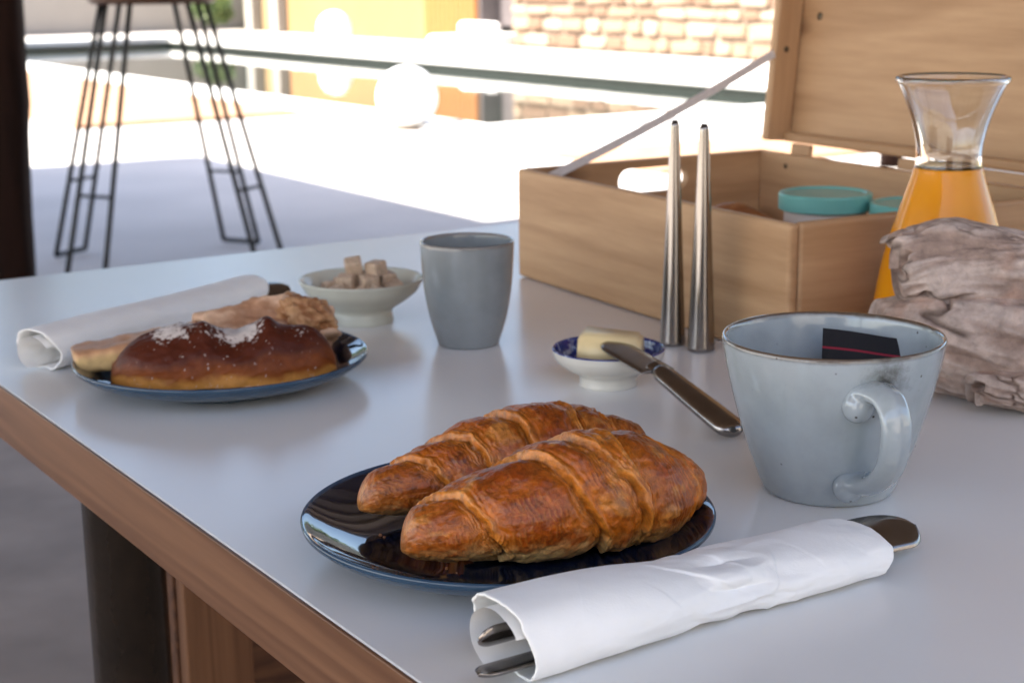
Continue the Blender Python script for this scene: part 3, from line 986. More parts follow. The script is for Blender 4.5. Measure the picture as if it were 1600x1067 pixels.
# ------------------------------------------------------------------ sugared pastry on the far plate
pa = empty('sugared_pastry', (-0.2105, 1.137, T + 0.010), R(10))
tag(pa, 'dark brown torn pastry dusted with sugar on the far plate', 'pastry')
def pastry_shell():
    nu, nv = 220, 140
    t = np.linspace(0, 1, nu)
    a = np.linspace(-0.25, math.pi * 0.86, nv)
    Tg, A = np.meshgrid(t, a, indexing='ij')
    x = (t - 0.5) * 0.158
    xx = np.abs(2 * t - 1)
    endc = np.sqrt(np.clip(1 - xx ** 3.2, 0, 1))
    pk = lambda c, w: np.exp(-((t - c) / w) ** 2)
    hgt = 0.0345 + 0.0045 * pk(0.42, 0.04) + 0.004 * pk(0.33, 0.09) + 0.0070 * pk(0.70, 0.045) + 0.002 * pk(0.62, 0.05) - 0.003 * pk(0.55, 0.05)
    hgt = hgt * np.sqrt(np.clip(1 - np.clip((0.24 - t) / 0.24, 0, 1) ** 2, 0, 1))
    hgt = hgt * np.sqrt(np.clip(1 - np.clip((t - 0.84) / 0.16, 0, 1) ** 2, 0, 1))
    dep = 0.034 * (0.35 + 0.65 * endc)
    P = np.stack([Tg * 7, np.cos(A) * 2, np.sin(A) * 2], -1).reshape(-1, 3)
    nz = fbm(P, 1.2, 4, 5).reshape(nu, nv)
    Y = -np.cos(A) * dep[:, None] * (1 + 0.05 * nz) * endc[:, None] ** 0.9
    Z = np.sin(np.clip(A, -0.3, math.pi)) ** 1 * hgt[:, None] * (1 + 0.04 * nz)
    Z = np.where(A < 0, A * 0.006, Z)
    # the front face is steep, the back is torn
    tear = sstep(1.75, 2.4, A)
    Z += tear * 0.006 * fbm(np.stack([Tg * 22, A * 6, A * 0], -1).reshape(-1, 3), 1, 3, 8).reshape(nu, nv)
    V = np.stack([np.repeat(x[:, None], nv, 1), Y, Z], -1).reshape(-1, 3)
    brown = np.array([0.075, 0.016, 0.007])
    red = np.array([0.23, 0.056, 0.010])
    gold = np.array([0.52, 0.23, 0.05])
    h = (Z / 0.03)
    lo = sstep(0.75, 0.20, h + 0.25 * nz)[..., None] * 0.9
    vlo = sstep(0.26, 0.04, h + 0.14 * nz)[..., None]
    col = brown * (1 - lo) + red * lo
    col = col * (1 - vlo) + gold * vlo
    inner = tear[..., None]
    col = col * (1 - inner) + np.array([0.52, 0.30, 0.16]) * inner
    dz = (np.exp(-((t - 0.57) / 0.10) ** 2) * 0.95 + np.exp(-((t - 0.28) / 0.09) ** 2) * 0.75 + 0.25 * np.exp(-((t - 0.84) / 0.05) ** 2))[:, None]
    su = dz * sstep(0.75, 1.25, A) * (1 - 0.3 * sstep(2.3, 2.6, A))
    su = (sstep(0.34, 0.62, su + 0.42 * fbm(np.stack([Tg * 85, A * 15, A * 0], -1).reshape(-1, 3), 1, 3, 2).reshape(nu, nv)) * 0.8)[..., None]
    col = col * (1 - su) + np.array([0.72, 0.65, 0.61]) * su
    sp_ = fbm(np.stack([Tg * 90, A * 16, A * 0], -1).reshape(-1, 3), 1, 2, 14).reshape(nu, nv)
    sp_ = (sstep(0.86, 1.0, sp_) * 0.7)[..., None]
    col = col * (1 - sp_) + np.array([0.62, 0.52, 0.46]) * sp_
    return grid_mesh(V, nu, nv, False, False, col.reshape(-1, 3).clip(0, 1))
o = link('crust', pastry_shell(), 'pastry_crust', pa, (0.002, -0.028, 0.001), smooth=True)
def lump(rx, ry, rz, c1, c2, seed, amp=0.16, nu=60, nv=80, sc=2.2, flat=0.0):
    th = np.linspace(0, math.pi, nu)
    ph_ = np.linspace(0, 2 * math.pi, nv, endpoint=False)
    A, B = np.meshgrid(th, ph_, indexing='ij')
    D = np.stack([np.sin(A) * np.cos(B), np.sin(A) * np.sin(B), np.cos(A)], -1).reshape(-1, 3)
    n1 = fbm(D, sc, 4, seed)
    rr = 1 + amp * n1
    V = D * rr[:, None] * np.array([rx, ry, rz])
    if flat:
        V[:, 2] = np.maximum(V[:, 2], -rz * flat)
    w_ = sstep(-0.5, 0.5, n1 + 0.5 * fbm(D, sc * 4, 2, seed + 3))[:, None]
    col = np.array(c1) * (1 - w_) + np.array(c2) * w_
    return grid_mesh(V, nu, nv, True, False, col.clip(0, 1))
def slab_wedge():
    nu, nv = 50, 40
    t = np.linspace(0, 1, nu)
    a = np.linspace(0, 2 * math.pi, nv, endpoint=False)
    Tg, A = np.meshgrid(t, a, indexing='ij')
    ww = 0.018 + 0.010 * t
    hh = 0.0075 + 0.006 * t
    sq = (np.abs(np.cos(A)) ** 5 + np.abs(np.sin(A)) ** 5) ** (-1 / 5)
    Y = np.cos(A) * sq * ww[:, None]
    Z = np.sin(A) * sq * hh[:, None] + hh[:, None]
    X = np.repeat((t * 0.085)[:, None], nv, 1)
    P = np.stack([X, Y, Z], -1).reshape(-1, 3)
    n1 = fbm(P, 90, 4, 3)
    P[:, 2] += n1 * 0.0012
    P[:, 0] += fbm(P, 60, 2, 6) * 0.004 * (1 - Tg.ravel())
    up_ = sstep(0.6, 0.95, (Z / (2 * hh[:, None])))[..., None]
    col = np.array([0.60, 0.42, 0.20]) * (1 - up_) + np.array([0.50, 0.27, 0.15]) * up_
    return grid_mesh(P, nu, nv, True, True, (col.reshape(-1, 3) * (1 + 0.15 * n1[:, None])).clip(0, 1))
link('cake_slice', slab_wedge(), 'pastry_crust', pa, (-0.1025, 0.006, 0.004), smooth=True)
link('torn_half', lump(0.052, 0.024, 0.030, (0.40, 0.21, 0.12), (0.62, 0.41, 0.28), 4, 0.22, flat=0.5), 'pastry_crust', pa, (0.035, 0.030, 0.0165), rot=(0.2, 0.12, 0.1), smooth=True)
link('torn_tip', lump(0.022, 0.018, 0.017, (0.30, 0.13, 0.055), (0.50, 0.28, 0.14), 9, 0.25), 'pastry_crust', pa, (0.062, 0.022, 0.030), rot=(0, 0.5, 0.3), smooth=True)

# ------------------------------------------------------------------ napkin rolls with cutlery
def napkin_mesh(ax, W_, H_, seed, wrink=1.0, cinch=None, n=260, m=180):
    """rolled napkin: ax list of axis points (bottom line), W_/H_ half width and full height along it"""
    s_ = np.linspace(0, 1, n)
    k = np.linspace(0, 1, len(ax))
    A = np.stack([np.interp(s_, k, [p[c] for p in ax]) for c in range(2)], 1)
    # smooth the axis a little
    ker = np.ones(15) / 15
    for c in range(2):
        pad = np.concatenate([2 * A[0, c] - A[7:0:-1, c], A[:, c], 2 * A[-1, c] - A[-2:-9:-1, c]])
        A[:, c] = np.convolve(pad, ker, 'valid')
    wv = np.interp(s_, np.linspace(0, 1, len(W_)), W_)
    hv = np.interp(s_, np.linspace(0, 1, len(H_)), H_)
    ker = np.ones(31) / 31
    wv = np.convolve(np.pad(wv, 15, mode='edge'), ker, 'valid')
    hv = np.convolve(np.pad(hv, 15, mode='edge'), ker, 'valid')
    tg = np.gradient(A, axis=0)
    tg /= np.linalg.norm(tg, axis=1)[:, None]
    sd_ = np.stack([tg[:, 1], -tg[:, 0]], 1)
    ph_ = np.linspace(0, 2 * math.pi, m, endpoint=False)
    Sg, PHg = np.meshgrid(s_, ph_, indexing='ij')
    e = 2.25
    sq = (np.abs(np.cos(PHg)) ** e + np.abs(np.sin(PHg)) ** e) ** (-1 / e)
    a = np.sin(PHg) * sq
    b = np.cos(PHg) * sq
    P = np.stack([Sg * 4, np.cos(PHg), np.sin(PHg)], -1).reshape(-1, 3)
    soft = fbm(P, 1.1, 3, seed).reshape(n, m)
    # ridged creases
    r1 = 1 - np.abs(fbm(P * np.array([1.2, 1, 1]) + soft.reshape(-1, 1) * 0.5, 1.25, 2, seed + 4).reshape(n, m)) * 1.7
    crease = np.clip(r1, 0, 1) ** 4
    amp = np.ones(n) * 0.16
    if cinch:
        for c, w_, g in cinch:
            amp += g * np.exp(-((s_ - c) / w_) ** 2)
    n1 = fbm(P * np.array([1.5, 1.3, 1.3]), 1.0, 1, seed + 4).reshape(n, m)
    n2 = fbm(P * np.array([2.6, 2.0, 2.0]) + 0.4 * soft.reshape(-1, 1), 1.0, 1, seed + 5).reshape(n, m)
    n3 = fbm(P * np.array([5.0, 3.2, 3.2]), 1.0, 1, seed + 7).reshape(n, m)
    am_ = amp[:, None]
    d = wrink * (0.035 * soft + am_ * (0.22 * (np.abs(n1) - 0.25) - 0.09 * (np.abs(n2) - 0.25) + 0.03 * (np.abs(n3) - 0.25)))
    PHs = np.where(PHg > math.pi, PHg - 2 * math.pi, PHg)
    for c, w_, g in (cinch or [])[:1]:
        for c0, sl, dr_, p0, pw, hgt_ in ((-0.115, 0.13, 1, 0.7, 0.75, 0.085), (0.085, -0.05, -1, 1.0, 0.6, 0.075), (-0.02, 0.05, 1, 0.25, 0.45, 0.06), (0.20, 0.03, 1, 0.6, 0.5, 0.030), (-0.24, 0.05, -1, 1.1, 0.5, 0.030)):
            ln = (Sg - (c + c0 + sl * (PHs - p0) + 0.012 * soft)) * dr_
            msk = np.exp(-np.abs((PHs - p0) / pw) ** 3)
            d += g * 0.62 * hgt_ * msk * sstep(-0.005, 0.005, ln) * np.exp(-np.clip(ln, 0, 1) / 0.10) * wrink
    def layer(inset, zoff=0.0):
        V = np.zeros((n, m, 3))
        rw = wv[:, None] * (1 + d) - inset
        rh = hv[:, None] * 0.5 * (1 + d * 0.8) - inset
        V[..., 0] = A[:, None, 0] + sd_[:, None, 0] * a * rw
        V[..., 1] = A[:, None, 1] + sd_[:, None, 1] * a * rw
        V[..., 2] = np.maximum(hv[:, None] * 0.5 + b * rh, 0.0007 + inset)
        # ragged ends
        rag = 0.0035 * fbm(np.stack([np.cos(ph_) * 1.4, np.sin(ph_) * 1.4, ph_ * 0], 1), 1, 3, seed + 8)
        slant = np.cos(ph_) * 0.004
        for i0, wgt in ((0, -1), (n - 1, 1)):
            for i in range(n):
                q = max(0.0, 1 - abs(i - i0) / 25.0)
                if q > 0:
                    V[i, :, 0] += tg[i, 0] * (rag + slant) * q * wgt
                    V[i, :, 1] += tg[i, 1] * (rag + slant) * q * wgt
        return V
    Vo = layer(0.0).reshape(-1, 3)
    Vi = layer(0.0011).reshape(-1, 3)
    mo = grid_mesh(Vo, n, m, True)
    mi = grid_mesh(Vi, n, m, True, flip=True)
    # close the rims between the outside and the inside
    N0 = len(Vo)
    allV = np.concatenate([Vo, Vi])
    F = [tuple(p.vertices) for p in mo.polygons] + [tuple(i + N0 for i in p.vertices) for p in mi.polygons]
    for i0 in (0, n - 1):
        for j in range(m):
            k2 = (j + 1) % m
            q = (i0 * m + j, i0 * m + k2, N0 + i0 * m + k2, N0 + i0 * m + j)
            F.append(q if i0 == 0 else q[::-1])
    me = bpy.data.meshes.new('napkin')
    me.from_pydata(allV.tolist(), [], F)
    return me
def inner_fold(ax0, ax1, w_, h_, seed):
    """a flat fold of paper lying inside the roll's mouth"""
    n, m = 30, 24
    V = []
    for i in range(n):
        t = i / (n - 1)
        c = np.array(ax0) * (1 - t) + np.array(ax1) * t
        d = np.array(ax1) - np.array(ax0)
        d = d / np.linalg.norm(d)
        sd_ = np.array([d[1], -d[0]])
        for j in range(m):
            u = j / (m - 1)
            an = math.pi * (0.15 + 1.25 * u)
            V.append((c[0] + sd_[0] * math.cos(an) * w_, c[1] + sd_[1] * math.cos(an) * w_, h_ * 0.5 + math.sin(an) * h_ * 0.42))
    V = np.array(V)
    V[:, 2] += 0.001 * vnoise(V, 120, seed)
    V[:, 2] = np.maximum(V[:, 2], 0.003)
    return grid_mesh(V, n, m)

def blade_mesh(L, w_, th, tipk=0.35, bend=0.0):
    """table knife blade along +x, flat in xy, rounded tip"""
    n, m = 90, 7
    t = np.linspace(0, 1, n)
    up_ = np.ones(n)
    lo = np.ones(n)
    q = np.clip((t - (1 - tipk)) / tipk, 0, 1)
    up_ = 1 - 1.0 * (1 - np.sqrt(np.clip(1 - q ** 2.6, 0, 1)))
    lo = np.where(t > 0.88, np.sqrt(np.clip(1 - ((t - 0.88) / 0.12) ** 2, 0, 1)), 1)
    V = []
    for i in range(n):
        y1 = w_ * 0.5 * max(up_[i], -0.7)
        y0 = -w_ * 0.5 * lo[i]
        y1 = max(y1, y0 + 1e-4)
        ys = np.linspace(y0, y1, m)
        ed = np.array([0.12, .8, 1, 1, 1, .8, 0.35]) * th / 2
        x = t[i] * L
        zc = bend * t[i] ** 2
        sec = [(x, y, zc + e_) for y, e_ in zip(ys, ed)] + [(x, y, zc - e_) for y, e_ in list(zip(ys, ed))[::-1]]
        V += sec
    return grid_mesh(np.array(V), n, 2 * m, True, True)
def handle_mesh(L, w0, w1, th):
    n, m = 40, 20
    t = np.linspace(0, 1, n)
    a = np.linspace(0, 2 * math.pi, m, endpoint=False)
    V = []
    for i in range(n):
        w_ = (w0 + (w1 - w0) * sstep(0, 0.8, t[i])) * (1 if t[i] < 0.86 else math.sqrt(max(0.02, 1 - ((t[i] - 0.86) / 0.145) ** 2)))
        if t[i] < 0.08:
            w_ *= 0.75 + 0.25 * t[i] / 0.08
        h_ = th * (0.85 + 0.25 * t[i]) * (1 if t[i] < 0.9 else math.sqrt(max(0.05, 1 - ((t[i] - 0.9) / 0.105) ** 2)))
        V += [(t[i] * L, math.cos(x) * w_ / 2, math.sin(x) * h_ / 2) for x in a]
    return grid_mesh(np.array(V), n, m, True, True)
def place_line(o, p0, p1, roll=0.0):
    """local x from p0 to p1"""
    d = (Vector(p1) - Vector(p0)).normalized()
    zup = Vector((0, 0, 1))
    y = zup.cross(d).normalized()
    z_ = d.cross(y)
    m = Matrix((d, y, z_)).transposed().to_4x4()
    m = Matrix.Translation(Vector(p0)) @ m @ Matrix.Rotation(roll, 4, 'X')
    o.matrix_world = m
    return o

nk = napkin_mesh([(-0.005, 0.6280), (0.048, 0.6650), (0.092, 0.6990), (0.134, 0.7270), (0.166, 0.7480)],
                 [0.0235, 0.0245, 0.0240, 0.0225, 0.0200, 0.0235, 0.0260, 0.0265, 0.0255],
                 [0.037, 0.036, 0.033, 0.029, 0.025, 0.025, 0.0245, 0.024, 0.022], 6, 1.0, [(0.52, 0.14, 1.5), (0.95, 0.06, 0.5)])
nap = link('napkin_roll', nk, 'paper_napkin', None, (0, 0, T + 0.0004), smooth=True)
tag(nap, 'white paper napkin rolled round cutlery in front of the croissant plate', 'napkin', 'napkin rolls')
link('inner_fold', inner_fold((-0.009, 0.625), (0.055, 0.669), 0.0185, 0.034, 3), 'paper_napkin', nap, smooth=True)
kn = empty('table_knife', (0.10, 0.705, T))
tag(kn, 'steel table knife blade sticking out of the near napkin roll', 'knife')
bl = link('blade', blade_mesh(0.108, 0.0255, 0.0022, 0.30), 'cutlery_steel', kn, smooth=True)
hd = link('handle', handle_mesh(0.095, 0.010, 0.014, 0.006), 'cutlery_steel', kn, smooth=True)
hd.location = (0.002, 0, 0)
hd.rotation_euler = (0, 0, math.pi)
place_line(kn, (0.112, 0.7190, T + 0.0150), (0.2145, 0.7830, T + 0.0115), R(27))
def spoon_end(L, w_, th):
    n, m = 70, 16
    V = []
    a = np.linspace(0, 2 * math.pi, m, endpoint=False)
    for i in range(n):
        t = i / (n - 1)
        ww = w_ * (0.45 + 0.55 * sstep(0.15, 0.75, t)) * math.sqrt(max(0.01, 1 - max(0, (t - 0.91) / 0.0905) ** 2))
        hh = th * math.sqrt(max(0.02, 1 - max(0, (t - 0.9) / 0.102) ** 2))
        V += [(t * L, math.cos(x) * ww / 2, math.sin(x) * hh / 2 + 0.002 * t * t + 0.0012 * math.cos(x) ** 2) for x in a]
    return grid_mesh(np.array(V), n, m, True, True)
fk = link('fork', spoon_end(0.085, 0.0135, 0.0032), 'cutlery_steel', smooth=True)
place_line(fk, (0.056, 0.672, T + 0.0190), (-0.0070, 0.6290, T + 0.0170), R(62))
tag(fk, 'steel fork handle standing on edge in the napkin mouth', 'fork')
sn = link('spoon', spoon_end(0.085, 0.0150, 0.0034), 'cutlery_steel', smooth=True)
place_line(sn, (0.054, 0.662, T + 0.0080), (-0.011, 0.6160, T + 0.0060), R(8))
tag(sn, 'steel spoon handle lying flat in the napkin mouth', 'spoon')

nk2 = napkin_mesh([(-0.354, 1.174), (-0.29, 1.285), (-0.231, 1.390)], [0.021, 0.020, 0.019, 0.021, 0.022], [0.033, 0.033, 0.031, 0.030, 0.030], 21, 0.55, [(0.5, 0.2, 0.5)], 160, 120)
nap2 = link('napkin_roll', nk2, 'paper_napkin', None, (0, 0, T + 0.0004), smooth=True)
tag(nap2, 'white paper napkin rolled round cutlery behind the sugared pastry plate', 'napkin', 'napkin rolls')
link('inner_fold', inner_fold((-0.357, 1.169), (-0.32, 1.235), 0.016, 0.029, 5), 'paper_napkin', nap2, smooth=True)
k2 = empty('table_knife', (0, 0, 0))
tag(k2, 'steel table knife tip showing beyond the far napkin roll', 'knife')
link('blade', blade_mesh(0.105, 0.0225, 0.0022, 0.30), 'cutlery_steel', k2, smooth=True)
h2 = link('handle', handle_mesh(0.095, 0.010, 0.014, 0.006), 'cutlery_steel', k2, smooth=True)
h2.location = (0.002, 0, 0)
h2.rotation_euler = (0, 0, math.pi)
place_line(k2, (-0.262, 1.342, T + 0.0145), (-0.192, 1.440, T + 0.0135), R(28))

# ------------------------------------------------------------------ tumbler
def wobf(a, z):
    return 0.006 * math.sin(2 * a + 40 * z) + 0.003 * math.sin(3 * a + 1 + 25 * z)
prof = smooth_prof([(0.0, 0.002), (0.020, 0.0015), (0.0235, 0.0005), (0.0252, 0.004), (0.0305, 0.022), (0.0343, 0.044), (0.0362, 0.066), (0.0372, 0.0815)], 6) + \
       [(0.0370, 0.0827), (0.0362, 0.0832), (0.0353, 0.0826)] + smooth_prof([(0.0350, 0.081), (0.0338, 0.064), (0.0318, 0.044), (0.0278, 0.022), (0.020, 0.0065), (0.0, 0.005)], 6)
tu = link('tumbler', lathe_mesh(prof, 96, wob=wobf), 'tumbler_glaze', None, (-0.0345, 1.25, T), smooth=True)
tag(tu, 'grey blue stoneware tumbler without handle beside the sugar bowl', 'cup')

# ------------------------------------------------------------------ sugar bowl and cubes
SB = (-0.1265, 1.338)
prof = smooth_prof([(0, 0.004), (0.022, 0.0035), (0.0235, 0.0003), (0.0262, 0.0003), (0.0258, 0.006), (0.0262, 0.011), (0.037, 0.0185), (0.047, 0.0265), (0.0522, 0.0355)], 6) + \
       [(0.0528, 0.0368), (0.0524, 0.0377), (0.0514, 0.0374)] + smooth_prof([(0.0502, 0.0350), (0.044, 0.0260), (0.033, 0.0185), (0.018, 0.0140), (0, 0.0130)], 6)
sb = link('sugar_bowl', lathe_mesh(prof, 96), 'celadon', None, (SB[0], SB[1], T), smooth=True)
tag(sb, 'pale footed bowl of brown sugar cubes behind the grey tumbler', 'bowl')
cb = box_mesh(-0.0072, 0.0072, -0.0072, 0.0072, -0.0062, 0.0062, 0.0018, 2)
cb.materials.append(M['brown_sugar'])
rnd = random.Random(4)
spots = [(-0.020, -0.016), (-0.002, -0.020), (0.016, -0.016), (-0.026, 0.002), (-0.008, -0.001), (0.010, 0.000), (0.027, -0.001), (-0.018, 0.018), (0.0, 0.017), (0.018, 0.018)]
for k, (dx, dy) in enumerate(spots):
    r_ = math.hypot(dx, dy)
    zz = 0.0225 + max(0, (r_ - 0.018)) * 0.42
    o = link('sugar_cube', cb, None, None, (SB[0] + dx, SB[1] + dy, T + zz + 0.002), rot=(rnd.uniform(-.5, .5), rnd.uniform(-.5, .5), rnd.uniform(0, 1.5)))
    tag(o, 'brown sugar cube in the lower layer of the pale bowl', 'sugar cube', 'sugar cubes in the pale bowl')
for k, (dx, dy, zz) in enumerate([(-0.012, -0.008, 0.0355), (0.007, -0.010, 0.0350), (-0.002, 0.009, 0.0355), (0.020, 0.006, 0.0350)]):
    o = link('sugar_cube', cb, None, None, (SB[0] + dx, SB[1] + dy, T + zz), rot=(rnd.uniform(-.2, .2), rnd.uniform(-.2, .2), rnd.uniform(0, 1.5)))
    tag(o, 'brown sugar cube in the middle layer of the pale bowl', 'sugar cube', 'sugar cubes in the pale bowl')
for dx, dy, lab in ((-0.0065, 0.0015, 'topmost brown sugar cube on the left of the heap'), (0.0125, 0.0, 'topmost brown sugar cube on the right of the heap')):
    o = link('sugar_cube', cb, None, None, (SB[0] + dx, SB[1] + dy, T + 0.0465 - dx * 0.1), rot=(0.22 - dx * 20, -0.15, 0.35 + dx * 40))
    tag(o, lab, 'sugar cube', 'sugar cubes in the pale bowl')

# ------------------------------------------------------------------ butter dish
BB = (0.0685, 1.115)
prof_o = smooth_prof([(0, 0.004), (0.016, 0.0035), (0.018, 0.0003), (0.0205, 0.0003), (0.0203, 0.0045), (0.0225, 0.0085), (0.033, 0.0145), (0.0385, 0.0205), (0.0402, 0.0265)], 6)
prof_i = [(0.0402, 0.0265), (0.0399, 0.0274), (0.0391, 0.0274)] + smooth_prof([(0.0385, 0.0262), (0.0355, 0.0185), (0.026, 0.0125), (0.014, 0.0098), (0, 0.0092)], 6)
bo = empty('butter_bowl', (BB[0], BB[1], T))
tag(bo, 'small cream footed bowl with blue patterned inside', 'bowl')
link('shell', lathe_mesh(prof_o, 80), 'cream_china', bo, smooth=True)
link('blue_lining', lathe_mesh(prof_i, 80), 'cobalt_pattern', bo, smooth=True)
bt = bmesh.new()
bmesh.ops.create_cube(bt, size=1.0, matrix=Matrix.Diagonal((0.046, 0.034, 0.024, 1)))
for v in bt.verts:
    if v.co.z > 0:
        v.co.x *= 0.86 if v.co.x < 0 else 1.0
        v.co.y *= 0.9
        v.co.z += 0.004 if v.co.x < 0 else -0.002
bmesh.ops.bevel(bt, geom=bt.edges[:], offset=0.0025, segments=3, affect='EDGES')
o = link('butter_block', bm_mesh(bt), 'butter', None, (BB[0] + 0.001, BB[1] + 0.002, T + 0.0235), rot=(0.06, -0.05, R(-12)), smooth=True)
tag(o, 'pale yellow block of butter in the blue lined bowl', 'butter')
bk = empty('butter_knife', (0, 0, 0))
tag(bk, 'steel butter knife leaning from the butter down to the table', 'knife')
b_ = link('blade', blade_mesh(0.066, 0.0260, 0.0020, 0.40), 'cutlery_steel', bk, smooth=True)
b_.location = (0.088, 0.001, 0.0)
b_.rotation_euler = (R(6), R(8), 0)
h_ = link('handle', handle_mesh(0.090, 0.0165, 0.0205, 0.0105), 'cutlery_steel', bk, smooth=True)
h_.location = (0.088, 0, 0)
h_.rotation_euler = (0, 0, math.pi)
c_ = link('collar', handle_mesh(0.014, 0.010, 0.013, 0.006), 'cutlery_steel', bk, smooth=True)
c_.location = (0.083, 0, 0)
place_line(bk, (0.1395, 0.972, T + 0.0055), (0.0640, 1.110, T + 0.0445), R(-6))

# ------------------------------------------------------------------ shakers
def shaker(x, y, h, r0, r1, label):
    e = empty('condiment_shaker', (x, y, T))
    tag(e, label, 'shaker', 'steel salt and pepper shakers')
    pr = [(0, 0.0003), (r0 - 0.0008, 0.0003), (r0, 0.0012)] + [(r0 + (r1 - r0) * t, h * t) for t in np.linspace(0.02, 0.985, 24)] + [(r1 * 0.97, h * 0.993), (r1 * 0.75, h), (0, h)]
    link('body', lathe_mesh(pr, 64), 'brushed_steel', e, smooth=True)
    link('tip', lathe_mesh([(r1 * 0.72, h + 0.0001), (r1 * 0.6, h + 0.0016), (0, h + 0.0018)], 32), 'black_steel', e, smooth=True)
    return e
shaker(0.1265, 1.237, 0.174, 0.0100, 0.0034, 'tapering steel shaker, left of the pair before the wooden box')
shaker(0.1465, 1.2165, 0.173, 0.0106, 0.0037, 'tapering steel shaker, right of the pair nearer the large mug')

# ------------------------------------------------------------------ wooden box with open lid
bx = empty('wooden_box', (0.2054, 1.1726, T), R(-61.07))
tag(bx, 'open pine box with hinged lid and white strap behind the shakers', 'box')
# local frame: x along A to B (so A is at -L1), y towards the hinged back
L1, L2, HB, TK = 0.411, 0.291, 0.1045, 0.0095
def bpanel(name, x0, x1, y0, y1, z0, z1, par=None, rz=False, bev=0.0018):
    par = par or bx
    cx_, cy_ = (x0 + x1) / 2, (y0 + y1) / 2
    if rz:
        o = link(name, box_mesh(-(y1 - y0) / 2, (y1 - y0) / 2, -(x1 - x0) / 2, (x1 - x0) / 2, z0, z1, bev, 3), 'pine', par, (cx_, cy_, 0), rot=(0, 0, math.pi / 2))
    else:
        o = link(name, box_mesh(-(x1 - x0) / 2, (x1 - x0) / 2, -(y1 - y0) / 2, (y1 - y0) / 2, z0, z1, bev, 3), 'pine', par, (cx_, cy_, 0))
    return o
bpanel('front_board', -L1, -0.0002, 0, TK, 0.0008, HB, bev=0.0035)
bpanel('back_board', -L1 + TK, -TK, L2 - TK, L2, 0.0008, HB)
def holed_board(x0, x1, y0, y1, z0, z1, hc, hl, hh, name):
    """end board with a rounded hand hole: length along y"""
    L, Hh, th = y1 - y0, z1 - z0, x1 - x0
    n = 96
    hole, outer = [], []
    per = []
    for k in range(n):
        a = 2 * math.pi * (k + 0.5) / n
        c, s_ = math.cos(a), math.sin(a)
        sx, sz = (hl - hh) / 2, hh / 2
        # stadium outline
        tt = 1e9
        pts = None
        lo, hi = 0.0, hl
        for _ in range(40):
            mid = (lo + hi) / 2
            px, pz = c * mid, s_ * mid
            dx = max(abs(px) - sx, 0)
            if math.hypot(dx, pz) < sz:
                lo = mid
            else:
                hi = mid
        hole.append((c * lo, s_ * lo))
        dz0, dz1 = z1 - hc, z0 - hc
        tx = (L / 2) / abs(c) if abs(c) > 1e-9 else 1e9
        tz = (dz1 / s_ if s_ < 0 else dz0 / s_) if abs(s_) > 1e-9 else 1e9
        t_ = min(tx, tz)
        outer.append([c * t_, s_ * t_])
    for cxn, czn in ((-L / 2, z0 - hc), (L / 2, z0 - hc), (L / 2, z1 - hc), (-L / 2, z1 - hc)):
        k = min(range(n), key=lambda i: (outer[i][0] - cxn) ** 2 + (outer[i][1] - czn) ** 2)
        outer[k] = [cxn, czn]
    vs, fs = [], []
    for yy in (-th / 2, th / 2):
        for p in outer:
            vs.append((p[0], yy, hc + p[1]))
        for p in hole:
            vs.append((p[0], yy, hc + p[1]))
    for k in range(n):
        j = (k + 1) % n
        fs += [(k, j, n + j, n + k), (2 * n + k, 3 * n + k, 3 * n + j, 2 * n + j), (k, 2 * n + k, 2 * n + j, j), (n + k, n + j, 3 * n + j, 3 * n + k)]
    me = bpy.data.meshes.new('holed')
    me.from_pydata(vs, [], fs)
    bm = bmesh.new()
    bm.from_mesh(me)
    me2 = bm_mesh(bm)
    return link(name, me2, 'pine', bx, ((x0 + x1) / 2, (y0 + y1) / 2, 0), rot=(0, 0, math.pi / 2))
holed_board(-L1, -L1 + TK, TK, L2, 0.0008, HB, 0.084, 0.083, 0.025, 'end_board')
bpanel('end_board', -TK, 0, TK, L2, 0.0008, HB, rz=True, bev=0.0035)
bpanel('base_board', -L1 + TK, -TK, TK, L2 - TK, 0.004, 0.012)
# lid: a shallow tray standing open on the back edge
lid = link('lid', box_mesh(-L1 / 2, L1 / 2, 0.030, 0.038, 0.0, L2, 0.002, 2), 'pine', bx, (-L1 / 2, L2, HB + 0.010), rot=(R(-5.5), 0, 0))
def lpart(name, x0, x1, y0, y1, z0, z1, mat='pine', bev=0.003, vertical=False):
    if vertical:
        h_ = z1 - z0
        o = link(name, box_mesh(-h_ / 2, h_ / 2, y0, y1, -(x1 - x0) / 2, (x1 - x0) / 2, bev, 3), mat, lid, ((x0 + x1) / 2, 0, (z0 + z1) / 2), rot=(0, math.pi / 2, 0))
    else:
        o = link(name, box_mesh(x0, x1, y0, y1, z0, z1, bev, 3), mat, lid)
    return o
lpart('lid_rim', -L1 / 2, -L1 / 2 + 0.010, -0.002, 0.0298, 0.0, L2, vertical=True)
lpart('lid_rim', L1 / 2 - 0.010, L1 / 2, -0.002, 0.0298, 0.0, L2, vertical=True)
lpart('lid_rim', -L1 / 2 + 0.0102, L1 / 2 - 0.0102, 0.018, 0.0298, 0.0, 0.010)
lpart('lid_rim', -L1 / 2 + 0.0102, L1 / 2 - 0.0102, -0.002, 0.0298, L2 - 0.010, L2)
lpart('hinge_strip', -L1 / 2 + 0.20, L1 / 2 - 0.012, 0.004, 0.012, -0.0105, -0.0002, 'pine', 0.001)
for x in (-L1 / 2 + 0.055, ):
    hg = lpart('hinge', x - 0.014, x + 0.014, 0.006, 0.012, -0.0135, 0.0, 'pine', 0.001)
def screw(par, loc, rot, r=0.0032):
    return link('screw', lathe_mesh([(0, 0), (r, 0), (r, 0.0004), (r * 0.6, 0.0012), (0, 0.0012)], 16), 'screw_metal', par, loc, rot=rot)
screw(lid, (-L1 / 2 + 0.0101, 0.012, 0.093), (0, math.pi / 2, 0))
